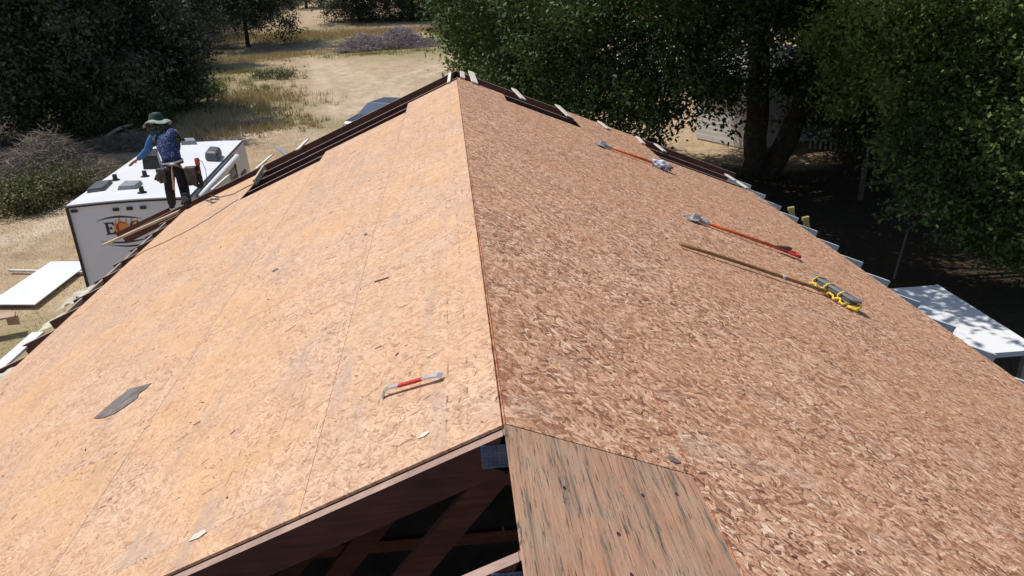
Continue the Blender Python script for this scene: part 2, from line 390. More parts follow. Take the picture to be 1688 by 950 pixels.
LEAF = {
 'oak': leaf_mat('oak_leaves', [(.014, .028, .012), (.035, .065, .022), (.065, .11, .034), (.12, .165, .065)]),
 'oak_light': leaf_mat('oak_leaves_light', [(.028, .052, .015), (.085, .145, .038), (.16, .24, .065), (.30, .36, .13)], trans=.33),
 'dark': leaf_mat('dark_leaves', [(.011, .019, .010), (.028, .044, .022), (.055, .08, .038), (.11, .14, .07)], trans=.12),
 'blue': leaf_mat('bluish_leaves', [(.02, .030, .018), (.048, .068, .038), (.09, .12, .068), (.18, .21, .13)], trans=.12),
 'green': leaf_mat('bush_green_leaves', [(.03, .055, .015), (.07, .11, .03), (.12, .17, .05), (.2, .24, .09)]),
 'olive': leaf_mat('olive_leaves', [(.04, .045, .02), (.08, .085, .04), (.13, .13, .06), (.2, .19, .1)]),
}

# ------------------------------------------------------------------ ground
def build_ground():
    xs = np.concatenate([np.linspace(-700, -70, 22), np.linspace(-66, 50, 233), np.linspace(55, 700, 22)])
    ys = np.concatenate([np.linspace(-500, -12, 14), np.linspace(-10, 150, 321), np.linspace(155, 300, 20), np.linspace(330, 1500, 14)])
    X, Y = np.meshgrid(xs, ys); t = np.maximum(0, Y-72)
    Z = 0.055*t*t/(t+25)+0.25*np.sin(X*.11+1)*np.sin(Y*.09)*np.clip((Y-20)/20, 0, 1)+np.maximum(0, Y-150)*.10
    nx, ny = len(xs), len(ys)
    V = np.stack([X, Y, Z], -1).reshape(-1, 3)
    i = np.arange((ny-1)*(nx-1)); r_, c_ = i//(nx-1), i % (nx-1); a = r_*nx+c_
    Fq = np.stack([a, a+1, a+nx+1, a+nx], -1)
    me = quads_mesh('ground', V, Fq, M['ground'], True)
    P = V[:, :2]
    def segd(poly):
        d = np.full(len(P), 1e9)
        for p, q in zip(poly[:-1], poly[1:]):
            p = np.array(p[:2]); q = np.array(q[:2]); u = q-p; tt = np.clip(((P-p)@u)/(u@u), 0, 1)
            d = np.minimum(d, np.linalg.norm(P-(p+tt[:, None]*u), axis=1))
        return d
    tr = np.zeros(len(P))
    for poly, wd in [([(535, 92), (560, 128), (590, 165), (610, 200), (600, 260)], .45), ([(552, 92), (580, 128), (612, 165), (632, 200)], .45), ([(800, 96), (720, 108), (655, 128), (610, 160), (570, 200)], .5), ([(800, 102), (730, 115), (675, 135), (635, 165), (600, 205)], .5), ([(515, 95), (530, 135), (545, 165), (560, 200)], .7),
                     ([(790, 95), (700, 102), (640, 120), (600, 150), (640, 180)], 6.0), ([(690, 98), (740, 105), (800, 120)], 7), ([(520, 150), (560, 190), (520, 220)], 3.0),
                     ([(600, 260), (520, 215), (450, 215), (380, 230)], 1.4), ([(0, 400), (80, 380), (110, 330)], .8), ([(590, 120), (640, 150), (690, 170)], 1.0)]:
        d = segd([gnd(*p) for p in poly]); tr = np.maximum(tr, np.clip(1.3-d/wd, 0, 1)*(.28 if wd > 2 else 1))
    gr = np.zeros(len(P))
    for (px, py, rr) in [(450, 200, 2.5), (400, 170, 3.5), (470, 175, 2.5), (330, 160, 5), (430, 130, 2.5), (560, 205, 2.5), (600, 85, 6), (700, 85, 7), (360, 130, 6), (20, 580, 2.0), (520, 60, 9), (380, 100, 7)]:
        p = gnd(px, py); d = np.linalg.norm(P-np.array([p.x, p.y]), axis=1); gr = np.maximum(gr, np.clip(1.4-d/rr, 0, 1))
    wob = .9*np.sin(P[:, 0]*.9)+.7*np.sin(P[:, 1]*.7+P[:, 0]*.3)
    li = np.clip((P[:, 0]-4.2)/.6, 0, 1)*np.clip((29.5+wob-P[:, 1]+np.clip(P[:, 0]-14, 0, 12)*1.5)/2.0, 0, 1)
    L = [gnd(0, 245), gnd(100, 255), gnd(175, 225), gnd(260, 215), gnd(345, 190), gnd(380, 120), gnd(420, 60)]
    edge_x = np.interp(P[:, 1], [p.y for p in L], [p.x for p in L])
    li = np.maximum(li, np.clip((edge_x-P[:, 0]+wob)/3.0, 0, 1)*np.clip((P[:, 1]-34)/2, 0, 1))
    for n, arr in (('track', tr), ('green', gr), ('litter_shade', li)):
        at = me.attributes.new(n, 'FLOAT', 'POINT'); at.data.foreach_set('value', arr.astype(np.float32))
    o = bpy.data.objects.new('ground', me); col.objects.link(o)
    tag(o, 'dry straw and pale dirt ground around the house', kind='structure')
def quads_mesh(name, V, Fq, mat, smooth=False):
    me = bpy.data.meshes.new(name); nv, nf, k = len(V), len(Fq), Fq.shape[1]
    me.vertices.add(nv); me.vertices.foreach_set('co', np.ascontiguousarray(V, dtype=np.float32).ravel())
    me.loops.add(nf*k); me.loops.foreach_set('vertex_index', np.ascontiguousarray(Fq, dtype=np.int32).ravel())
    me.polygons.add(nf); me.polygons.foreach_set('loop_start', np.arange(0, nf*k, k, dtype=np.int32))
    try: me.polygons.foreach_set('loop_total', np.full(nf, k, dtype=np.int32))
    except Exception: pass
    me.update(calc_edges=True); me.materials.append(mat)
    me.polygons.foreach_set('use_smooth', np.full(nf, smooth))
    return me
build_ground()

# ------------------------------------------------------------------ foliage
def unit(n):
    v = rng.normal(size=(n, 3)); return v/np.linalg.norm(v, axis=1)[:, None]
def leaf_cloud(clusters, n, size, twig=22, spread=.22, shell=.6, droop=0.0):
    cl = np.array([c[:6] for c in clusters], float)
    wt = np.array([(c[3]*c[4]*c[5])**(2/3)*(c[6] if len(c) > 6 else 1) for c in clusters]); wt /= wt.sum()
    nt_ = max(4, n//twig); ci = rng.choice(len(cl), nt_, p=wt)
    d = unit(nt_); r = shell+(1-shell)*rng.random(nt_)**.8
    r = np.where(rng.random(nt_) < .25, rng.random(nt_)**.5, r)
    rag = 1+.28*np.sin(d[:, 0]*5+ci)*np.sin(d[:, 1]*6+ci*2.1)*np.cos(d[:, 2]*4+ci*.7)+rng.normal(size=nt_)*.07
    tc = cl[ci, :3]+d*cl[ci, 3:6]*(r*rag)[:, None]
    nb = max(3, nt_//7); bi = rng.integers(0, nb, nt_); hub = tc[rng.integers(0, nt_, nb)]
    sel = (rng.random(nt_) < .6); tc[sel] = hub[bi[sel]]+(rng.normal(size=(sel.sum(), 3))*spread*1.5)
    ti = np.repeat(np.arange(nt_), twig); N = len(ti)
    off = rng.normal(size=(N, 3))*spread; tilt = unit(nt_); along = rng.normal(size=N)*spread*1.6
    c = tc[ti]+off*[1, 1, .6]+tilt[ti]*along[:, None]; c[:, 2] -= droop*np.abs(rng.normal(size=N))
    lo = off/(np.linalg.norm(off, axis=1)[:, None]+1e-6)
    nrm = unit(N)*.7+np.array([0, 0, .5])+d[ti]*.35+lo*.8; nrm /= np.linalg.norm(nrm, axis=1)[:, None]
    a = np.cross(nrm, unit(N)); a /= np.linalg.norm(a, axis=1)[:, None]; b = np.cross(nrm, a)
    s = size*(.6+.8*rng.random(N))[:, None]
    V = np.stack([c-a*s*.5, c+b*s*.27, c+a*s*.55, c-b*s*.27], 1).reshape(-1, 3)
    return V, np.arange(N*4).reshape(-1, 4)
def crown_obj(name, clusters, n, size, mat, parent, **kw):
    V, Fq = leaf_cloud(clusters, n, size, **kw)
    o = bpy.data.objects.new(name, quads_mesh(name, V, Fq, mat)); col.objects.link(o)
    if parent: put(o, parent)
    return o
def limb(mb, a, b, r0, r1, bend=.15, n=6):
    a = Vector(a); b = Vector(b); L = (b-a).length; off = Vector((random.uniform(-1, 1), random.uniform(-1, 1), random.uniform(0, .6)))*L*bend
    pts = [a.lerp(b, t/(n-1))+off*math.sin(math.pi*t/(n-1))+Vector((random.uniform(-1, 1), random.uniform(-1, 1), 0))*r0*.25*(0 < t < n-1) for t in range(n)]
    mb.tube(pts, [r0+(r1-r0)*t/(n-1) for t in range(n)], 8)
def tree(name, base, trunks, clusters, n, size, leaf, label, group=None, **kw):
    root = empty(name, base); tag(root, label, 'tree', group)
    mb = MB(); tips = []
    for tr in trunks:
        p, r0, tip, r1 = tr; limb(mb, p, tip, r0, r1, .06, 9); tips.append(Vector(tip))
    for c in clusters:
        e = Vector(c[:3]); t = min(tips, key=lambda q: (q-e).length)
        if c[2] > base[2]+.5: limb(mb, t, e, min(.16, .05+.02*(t-e).length), .03, .12, 6)
    mb.build('trunk', M['bark'], root, smooth=True)
    crown_obj('crown', clusters, n, size, leaf, root, **kw)
    return root

def background_tree(px, py, h, rad, leaf, label, n=9000, name='oak_tree', trunk_r=.28, size=.23, clear=1.6, group='trees at the edge of the dry field'):
    b = gnd(px, py); cl = []
    k = 9
    for i in range(k):
        a = i*2.4; rr = rad*(.25+.5*random.random()); z = clear+(h-clear)*(.12+.8*(i+.5)/k)
        s = rad*(.42+.25*random.random())
        cl.append((b.x+rr*math.cos(a), b.y+rr*math.sin(a), b.z+z, s*1.1, s*1.1, s*.8))
    return tree(name, b, [(b-Vector((0, 0, .3)), trunk_r, b+Vector((random.uniform(-.4, .4), 0, h*.6)), trunk_r*.4)], cl, n, size, leaf, label, group, twig=26, spread=.3)

BL = LEAF
specs = [
 # px, py, height, radius, leaf, label, n, clear
 (410, 78, 11, 7.0, BL['dark'], 'dark oak with a bare leaning trunk standing alone left of the dirt track', 62000, 2.0),
 (592, 36, 11, 5.6, BL['dark'], 'round dark oak at the top centre, shading the straw slope', 44000, -2.6),
 (684, 33, 10, 5.4, BL['dark'], 'dark oak behind the purple brush pile', 40000, -2.0),
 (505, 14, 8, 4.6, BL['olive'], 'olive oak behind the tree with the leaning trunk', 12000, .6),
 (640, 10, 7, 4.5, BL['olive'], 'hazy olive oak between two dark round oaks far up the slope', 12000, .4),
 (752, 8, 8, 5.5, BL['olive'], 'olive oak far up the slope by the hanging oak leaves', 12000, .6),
 (322, 110, 11, 2.8, BL['blue'], 'slender dark tree at the right edge of the wood by the straw patch', 20000, 2.6),
 (262, 118, 13, 3.6, BL['dark'], 'dark tree just inside the right edge of the wood', 22000, 1.0),
 (292, 186, 5.4, 2.4, BL['blue'], 'low bluish tree drooping to the straw behind the trailer', 16000, .1),
 (232, 180, 12, 3.6, BL['blue'], 'tall bluish tree above the worker', 26000, .5),
 (178, 205, 12, 3.8, BL['dark'], 'tall dark tree left of the worker behind the olive bush', 26000, .5),
 (112, 232, 13, 4.0, BL['blue'], 'tall bluish tree behind the yellowish sapling', 26000, .6),
 (50, 238, 13, 4.0, BL['dark'], 'tall dark tree behind the left brush heap', 26000, .4),
 (-20, 240, 13, 4.3, BL['dark'], 'tall dark tree at the left edge of the photo', 22000, .2),
 (130, 120, 14, 6.0, BL['blue'], 'broad bluish tree deep in the wood, upper left', 24000, .5),
 (30, 130, 14, 7, BL['dark'], 'broad dark tree deep in the wood, far upper left', 24000, .5),
 (215, 75, 14, 6, BL['green'], 'broad tree deep in the wood with a green sunlit top', 24000, .5),
 (275, 62, 13, 5.5, BL['dark'], 'broad dark tree deep in the wood behind the slender one', 22000, .5),
]
for s_ in specs: background_tree(*s_[:6], n=s_[6], clear=s_[7])
# far wood beyond the slope
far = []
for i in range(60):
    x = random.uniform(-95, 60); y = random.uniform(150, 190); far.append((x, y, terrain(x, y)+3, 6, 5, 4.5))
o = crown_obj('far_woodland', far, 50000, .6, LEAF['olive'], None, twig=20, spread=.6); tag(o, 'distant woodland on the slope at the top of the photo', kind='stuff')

# right side oaks
bA = onz(1243, 292, 0); bA.z = 0
A_cl = [(9.5, 25, 7.4, 3.4, 3.4, 2.6), (6.4, 25.2, 5.0, 2.5, 2.5, 2.1), (4.6, 27.0, 4.6, 2.6, 2.4, 2.3), (2.9, 29.0, 4.5, 2.2, 2.2, 1.9), (2.6, 26.8, 3.1, 1.9, 1.8, 1.4),
        (5.0, 24.4, 3.1, 2.0, 1.8, 1.5), (7.3, 23.6, 4.0, 1.6, 1.8, 1.4), (12.5, 25.5, 7.6, 3.4, 3.2, 2.7), (14.5, 27.5, 6.5, 3.4, 3, 2.6), (11, 30, 8, 4.5, 3.4, 3.2), (6, 29.5, 8, 4, 3, 3),
        (1.4, 29.6, 6.6, 2.0, 2.2, 1.5), (9.2, 22.2, 6.3, 2.2, 2.2, 1.4), (17, 29, 7, 4, 3, 3), (3.5, 24.5, 6.7, 2.2, 2.2, 1.3), (6.6, 22.5, 7.2, 2, 2, 1.4), (8.3, 24.2, 3.9, .9, .9, .6, .5)]
for (px, py, Y, r_) in [(1320, 120, 24.5, 1.0), (1370, 150, 25, 1.1), (1425, 165, 25.5, 1.2), (1480, 190, 26, 1.3), (1340, 178, 27, .7), (1440, 215, 27, .8), (1385, 205, 28.5, .7), (1500, 235, 27, 1.0)]:
    p = onY(px, py, Y); A_cl.append((p.x, p.y, p.z, r_, r_, r_*.7, 1.3))
tree('oak_tree', bA, [((bA.x-.15, bA.y, -.2), .44, (bA.x-.5, bA.y-.3, 6.4), .34), ((bA.x+.25, bA.y-.1, -.2), .42, tuple(onY(1345, 110, bA.y)), .36)], A_cl, 215000, .15, LEAF['oak'],
     'huge oak with a forked black trunk, its crown hanging over the far right roof edge', twig=24, spread=.2, droop=.12)
bL = gnd(800, 60)
L_cl = [(bL.x-3.4+i*1.3, 34.5+random.uniform(-1.5, 1.5), z, 1.7, 1.6, 1.4) for i, z in enumerate((4.6, 5.2, 4.3, 5.8, 6.3))]
bL = Vector((2.4, 36.5, 0))
L_cl = [(.9, 34.5, 5.0, 1.2, 1.2, 1.0), (1.6, 34, 4.0, 1.3, 1.3, 1.1), (2.4, 33.5, 5.6, 1.6, 1.6, 1.4), (1.6, 34, 6.6, 1.4, 1.4, 1.0), (2.8, 33, 6.6, 2, 1.8, 1.6), (2.7, 33, 3.0, 1.6, 1.6, 1.4), (4.2, 32, 5.3, 2.2, 2, 2.0), (3.8, 32.5, 3.0, 1.9, 1.6, 1.4), (.6, 34.6, 6.6, 1.0, 1.0, .7)]
tree('oak_tree', bL, [((2.4, 36.5, -.2), .35, (2.2, 34.8, 4.5), .2)], L_cl, 62000, .17, LEAF['oak_light'],
     'lighter green oak behind the far roof peak with loose hanging leaves', twig=18, spread=.24, droop=.15)
bB = Vector((14.6, 18.5, 0))
def B(px, py, Y, r, rz=None): p = onY(px, py, Y); return (p.x, p.y, p.z, r, r, rz or r*.8)
B_cl = [B(1420, 60, 17, 1.15), B(1500, 40, 16.5, 1.2), B(1590, 30, 16, 1.3), B(1680, 30, 15.5, 1.4), B(1395, 150, 17.5, .75, .6), B(1470, 130, 16.5, 1.0), B(1560, 130, 15.8, 1.2), B(1650, 130, 15, 1.3),
        B(1530, 225, 15.5, .95), B(1620, 230, 15, 1.1), B(1690, 240, 14.5, 1.2), B(1500, 262, 15.3, .55, .4), B(1570, 310, 15, .85), B(1640, 320, 14.6, 1.0), B(1700, 330, 14.3, 1.1),
        B(1520, 325, 14.8, .4, .35), B(1580, 375, 14.6, .5, .35), B(1640, 395, 14.3, .5, .35), B(1700, 400, 14.2, .7, .5), B(1750, 200, 15, 2.2), B(1760, 350, 15, 1.8), B(1480, -20, 16, 1.4),
        (13.5, 17, 8.5, 3, 3, 1.8), (13, 21, 8, 3, 3, 2.5), (16, 20, 7, 3.5, 3.5, 3)]
tree('oak_tree', bB, [((14.6, 18.5, -.2), .45, (13.6, 17.6, 5.5), .28)], B_cl, 150000, .105, LEAF['oak_light'],
     'leafy green oak at the right edge of the photo, nearest to the eave', twig=20, spread=.13, droop=.05)
# high canopy out of view, placed to shade the yard on the right
bC = Vector((18.5, 22, 0))
C_cl = [(5.5, 15.4, 8.8, 1.6, 2.4, 1.2), (5.6, 19, 9, 1.8, 2.2, 1.4), (6.0, 12.9, 8.7, 1.0, .9, .8, .7), (9, 22.5, 9.5, 3, 2.6, 1.5),
        (14, 22, 10.5, 3.5, 3.5, 2), (7.2, 12.0, 9.2, 1.6, 1.4, .9), (10.5, 11.8, 9.8, 2.2, 1.6, 1.2), (5.2, 17.4, 8.6, 1.3, 1.7, 1.0), (12, 9.4, 9.6, 1.9, 2, 1.1), (15, 12, 10, 3, 3, 1.5), (5.2, 20.5, 9, 1.8, 2, 1.3), (4.5, 12.75, 8.8, 1.1, .75, .55, .6), (3.7, 12.9, 8.7, .7, .6, .45, .5), (5.3, 12.0, 8.6, .8, .5, .45, .35)]
tree('oak_tree', bC, [((18.5, 22, -.2), .5, (14.5, 19.5, 8), .3)], C_cl, 90000, .17, LEAF['oak'],
     'tall spreading oak out of view, placed to shade the whole right yard', twig=24, spread=.25)
for (x, y, h, r_, lab) in [(20, 37, 12, 6, 'dark oak behind the white pickets on the right'), (19.5, 34, 9, 4, 'dense dark oak in front of the white pickets on the right'), (28, 32, 12, 7, 'dark oak beyond the rail fence at the far right'), (27, 22, 11, 6, 'dark oak outside the right edge behind the near leafy oak'), (16.5, 49, 12, 5.5, 'dark oak behind the white shed on the right')]:
    b = Vector((x, y, 0)); cl = [(x+r_*.6*math.cos(a*2.4)*(.3+.7*(a % 3)/2), y+r_*.5*math.sin(a*2.4), (h*.24+h*.66*a/9), r_*.55, r_*.5, r_*.42) for a in range(10)]
    tree('oak_tree', b, [((x, y, -.2), .35, (x, y, h*.6), .2)], cl, 30000, .24, LEAF['dark'], lab, 'oaks behind the yard', twig=24, spread=.3)

def bush(px, py, w_, h_, leaf, label, n=5000, size=.12, name='bush', cat='bush', depth=None):
    b = gnd(px, py); cl = []
    for i in range(7):
        a = i*2.4; cl.append((b.x+w_*.3*math.cos(a), b.y+w_*.28*math.sin(a), b.z+h_*(.28+.4*((i*.37) % 1)), w_*.3, w_*.26, h_*.36))
    root = empty(name, b); tag(root, label, cat)
    st = MB()
    for c in cl: limb(st, b+Vector((random.uniform(-.1, .1), 0, -.05)), c[:3], .03, .012, .1, 4)
    st.build('stem', M['twig'], root); crown_obj('foliage', cl, n, size, leaf, root, twig=12, spread=.12)
bush(172, 232, 3.0, 2.2, LEAF['olive'], 'dark olive bush at the foot of the wood left of the worker', 9000)
bush(232, 212, 3.0, 2.8, LEAF['green'], 'bright green bush right behind the hat of the worker', 9000)
bush(105, 196, 1.8, 2.6, LEAF['green'], 'yellowish green sapling in front of the dark wood', 3500, .14, 'sapling')
bush(52, 228, 1.3, 1.8, LEAF['green'], 'small green sapling in the shade at the left', 2500, .12, 'sapling')
bush(345, 160, 2.2, 1.0, LEAF['green'], 'pale low shrub at the right foot of the wood', 3000)
bush(285, 160, 3.5, 1.8, LEAF['blue'], 'bluish shrub spilling from the wood onto the straw', 6000)
bush(85, 330, 2.6, 1.3, LEAF['olive'], 'green scrub in front of the grey twig heap beside the trailer', 6500, .1)
bush(30, 352, 2.4, 1.1, LEAF['olive'], 'green scrub at the left edge in front of the twig heap', 6000, .1)
bush(455, 130, 4.0, .8, LEAF['olive'], 'flat olive shrub with its shadow on the straw slope', 3000, .12)
bush(735, 60, 3, 2.0, LEAF['olive'], 'olive shrub right of the purple brush pile', 4500, .16)

def twig_heap(px, py, wx, wy, h_, n, mat, label, name='brush_pile', rad=.014):
    b = gnd(px, py); N = n
    u = rng.random((N, 2))*2-1; c = np.stack([b.x+u[:, 0]*wx/2, b.y+u[:, 1]*wy/2, np.zeros(N)], -1)
    prof = np.clip(1-(u**2).sum(1)*.8, 0.05, 1); c[:, 2] = b.z+rng.random(N)*h_*prof*(1+.3*np.sin(u[:, 0]*7))
    d = unit(N); d[:, 2] *= .55; L = (.25+.75*rng.random(N))[:, None]; e = c+d*L
    s = np.cross(d, unit(N)); s = s/np.linalg.norm(s, axis=1)[:, None]*rad; t2 = np.cross(d, s/rad); t2 = t2/np.linalg.norm(t2, axis=1)[:, None]*rad
    V = np.stack([c+s, c-s*.5+t2, c-s*.5-t2, e], 1).reshape(-1, 3); k = np.arange(N)[:, None]*4
    Fq = np.concatenate([k+[0, 1, 3], k+[1, 2, 3], k+[2, 0, 3]])
    o = bpy.data.objects.new(name, quads_mesh(name, V, Fq, mat)); col.objects.link(o)
    return tag(o, label, 'brush pile')
M['purple_twig'] = mottled('purple_twigs', (.24, .19, .19), (.46, .39, .39), 2, rough=.9)
twig_heap(645, 78, 10.5, 5, 1.7, 17000, M['purple_twig'], 'purplish grey heap of cut brush beside the dirt track', rad=.02)
twig_heap(60, 300, 6.5, 5, 1.7, 15000, M['twig'], 'grey tangled heap of dead twigs left of the trailer', rad=.014)
twig_heap(210, 245, 3.5, 2.0, .7, 2500, M['twig'], 'low heap of dead branches behind the trailer roof', rad=.014)
twig_heap(420, 205, 3.0, 1.2, .3, 900, M['dead_log'], 'scattered pale sticks in the straw near the trailer', name='stick_litter', rad=.02)
mb = MB(); a = gnd(205, 238); limb(mb, a+Vector((-.8, 0, .3)), a+Vector((.5, .3, .9)), .1, .06, .15, 6); limb(mb, a+Vector((.0, 0, .5)), a+Vector((.9, -.3, .4)), .06, .03, .2, 5)
tag(mb.build('dead_log', M['dead_log'], smooth=True), 'bleached fallen branch left of the worker at elbow height', 'log')

def grass(name, spots, n, h_, wd, mat, label):
    Vs = []
    tot = sum(s[3]*s[4] for s in spots)
    for (x, y, z, rx, ry) in spots:
        k = int(n*rx*ry/tot); u = rng.normal(size=(k, 2))*.5
        # clumping
        cl = rng.integers(0, max(2, k//14), k); cc = rng.normal(size=(max(2, k//14), 2))*.5
        p = cc[cl]+u*.09; X = x+p[:, 0]*rx; Y = y+p[:, 1]*ry
        t = np.maximum(0, Y-72); Z = 0.055*t*t/(t+25)+0.25*np.sin(X*.11+1)*np.sin(Y*.09)*np.clip((Y-20)/20, 0, 1)
        b = np.stack([X, Y, Z-.02], -1); ang = rng.random(k)*6.28; s = np.stack([np.cos(ang), np.sin(ang), 0*ang], -1)*wd*.5
        hh = h_*(.4+.9*rng.random(k)); lean = rng.normal(size=(k, 2))*.32
        tip = b+np.stack([lean[:, 0]*hh, lean[:, 1]*hh, hh], -1)
        Vs.append(np.stack([b-s, b+s, tip], 1).reshape(-1, 3))
    V = np.concatenate(Vs); o = bpy.data.objects.new(name, quads_mesh(name, V, np.arange(len(V)).reshape(-1, 3), mat)); col.objects.link(o)
    return tag(o, label, 'grass', kind='stuff')
def sp_(px, py, rx, ry): p = gnd(px, py); return (p.x, p.y, p.z, rx, ry)
grass('straw_grass', [sp_(350, 205, 3, 4), sp_(330, 185, 3, 3), sp_(430, 165, 4, 4), sp_(400, 100, 6, 3.5), sp_(600, 82, 4, 2.5), sp_(340, 225, 3, 2), sp_(520, 60, 14, 5), sp_(440, 212, 2.5, 1.5), sp_(480, 92, 5, 2), sp_(700, 50, 14, 4)], 42000, .42, .035, M['straw'], 'tall dry straw grass on the slope')
grass('olive_grass', [sp_(455, 190, 2.2, 3), sp_(480, 205, 1.8, 2), sp_(430, 150, 3, 3), sp_(370, 175, 3, 3), sp_(350, 140, 4, 4), sp_(395, 120, 5, 3), sp_(440, 60, 8, 4), sp_(640, 88, 8, 2)], 14000, .38, .03, M['olive'], 'greenish half dry grass on the slope')
grass('dry_stubble', [sp_(60, 400, 5, 4), sp_(40, 440, 4, 3), sp_(110, 500, 3, 3), sp_(20, 560, 2.5, 2.5), sp_(100, 370, 4, 3), sp_(1200, 250, 5, 5), sp_(420, 260, 5, 5), sp_(520, 220, 6, 5)], 26000, .09, .012, M['straw'], 'short dry stubble on the bare yard')

# ------------------------------------------------------------------ the house
house = empty('house', (0, 7, 0)); tag(house, 'house with a partly sheathed gable roof of raw wood panels and open rafters', 'house')
CA, SA = 1/math.hypot(1, SL), SL/math.hypot(1, SL)
def frame_side(side):      # side -1 left, +1 right: axes down the slope, along, normal
    X = Vector((side*CA, 0, -SA)); Z = Vector((side*SA, 0, CA)); return X, Z.cross(X), Z
def roofpt(side, xh, Y, off=0.0):
    X, Yv, Z = frame_side(side); return Vector((side*xh, Y, RZ-SL*xh))+Z*off
TH = .012
pcache = {}
def panel(side, x0, x1, y0, y1, mat, name='osb_panel', lift=0.0, label=None, th=TH):
    X, Yv, Z = frame_side(side); Lx = (x1-x0)/CA-(.0035 if x1 < .8 else .0015); Ly = abs(y1-y0)-.0015
    key = (round(Lx, 3), round(Ly, 3), mat.name, th)
    if key not in pcache:
        mb = MB(); mb.box(-Lx/2, Lx/2, -Ly/2, Ly/2, -th, 0); me = None
        o = mb.build(name, mat); pcache[key] = o.data
    else:
        o = bpy.data.objects.new(name, pcache[key]); col.objects.link(o)
    c = roofpt(side, (x0+x1)/2, (y0+y1)/2, lift+random.uniform(-.0006, .0006))
    o.matrix_basis = Matrix(((X.x, Yv.x, Z.x, c.x), (X.y, Yv.y, Z.y, c.y), (X.z, Yv.z, Z.z, c.z), (0, 0, 0, 1)))
    put(o, house)
    if label: o['label'] = label
    return o
rowsL = [(0.004, .745, 11.66), (.745, 1.90, 10.87), (1.90, 3.03, 10.30), (3.03, 4.155, 12.02), (4.155, 4.37, 12.02)]
rowsR = [(0.004, .69, 11.93), (.69, 1.80, 11.28), (1.80, 2.92, 12.72), (2.92, 4.045, 11.05), (4.045, 4.37, 11.05)]
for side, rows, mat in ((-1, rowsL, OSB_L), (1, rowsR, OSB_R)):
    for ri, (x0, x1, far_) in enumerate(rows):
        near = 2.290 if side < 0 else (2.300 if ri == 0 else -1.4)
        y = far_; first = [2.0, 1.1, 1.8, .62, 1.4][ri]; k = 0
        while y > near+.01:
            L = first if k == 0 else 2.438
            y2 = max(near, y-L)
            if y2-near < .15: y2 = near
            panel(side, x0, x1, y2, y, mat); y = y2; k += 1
panel(1, .004, .686, -.14, 2.296, M['plywood'], 'plywood_panel', label='weathered plywood sheet with grey streaks', th=.013)
# chalk lines, snapped on the sheets
X, Yv, Z = frame_side(1)
for (xh, ya, yb, wd) in [(.006, 2.3, 6.4, .0045), (.689, 1.05, 3.25, .005)]:
    V = []; n = 60
    for i in range(n+1):
        w_ = wd/2*random.uniform(.3, 1.1); y0 = ya+(yb-ya)*i/n; p = roofpt(1, xh+random.uniform(-.0015, .0015), y0, .0024); V += [p-X*w_, p+X*w_]
    mb = MB(); mb.add(V, [(2*i, 2*i+1, 2*i+3, 2*i+2) for i in range(n)]); mb.build('chalk_line', M['chalk'], house)

tY = [2.266+.606*k for k in range(17)]; tY[16] = 11.965
near_tr = [1.655, 1.045, .44, -.16, -.77, -1.38]
TOPD = .14
def chord(mb, side, xa, xb, Y, depth=TOPD, top=-TH-.0015, th=.038):
    X, Yv, Z = frame_side(side); L = (xb-xa)/CA
    mb.frame(roofpt(side, xa, Y, top), X, Vector((0, 1, 0)), Z, 0, L, -th/2, th/2, -depth, 0)
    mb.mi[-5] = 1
for k, Y in enumerate(near_tr+tY):
    tr = empty('roof_truss', (0, Y, RZ-.3), parent=house)
    mL = MB(); chord(mL, -1, 0.001, 4.80 if Y > 6.9 else 4.7, Y)
    mL.build('top_chord', [M['lumber'], M['lit_edge']], tr)
    mR = MB(); chord(mR, 1, 0.001, 4.30, Y); mR.build('top_chord', [M['lumber'], M['lit_edge']], tr)
    mt = MB(); chord(mt, 1, 4.302, 4.70, Y, .15, -TH-.0018, .040); mt.build('rafter_tail', [M['white_paint'], M['white_paint']], tr)
    zb = 3.86
    mb = MB(); mb.box(-4.2, 4.2, Y-.019, Y+.019, zb-.09, zb); mb.build('bottom_chord', M['lumber'], tr)
    for s in (-1, 1):
        a = Vector((s*.02, Y+.0005*s, RZ-.16)); b = Vector((s*1.46, Y+.0005*s, zb-.01)); mb = MB(); mb.bar(a, b, .036, .10); mb.build('web', M['lumber'], tr)
        a = Vector((s*2.4, Y+.0008*s, RZ-SL*2.4-.15)); mb = MB(); mb.bar(a, b+Vector((s*.08, 0, 0)), .034, .09); mb.build('web', M['lumber'], tr)
    if k < 10:
        g_ = MB()
        for i in range(1):
            g_.box(-.085, .03, Y-.0215, Y-.0195, RZ-.145, RZ-.05)
        for i in range(7):
            for j in range(6):
                g_.box(-.080+i*.0155, -.074+i*.0155, Y-.0235, Y-.0216, RZ-.139+j*.0145, RZ-.132+j*.0145)
        g_.build('gusset_plate', M['gusset'], tr)
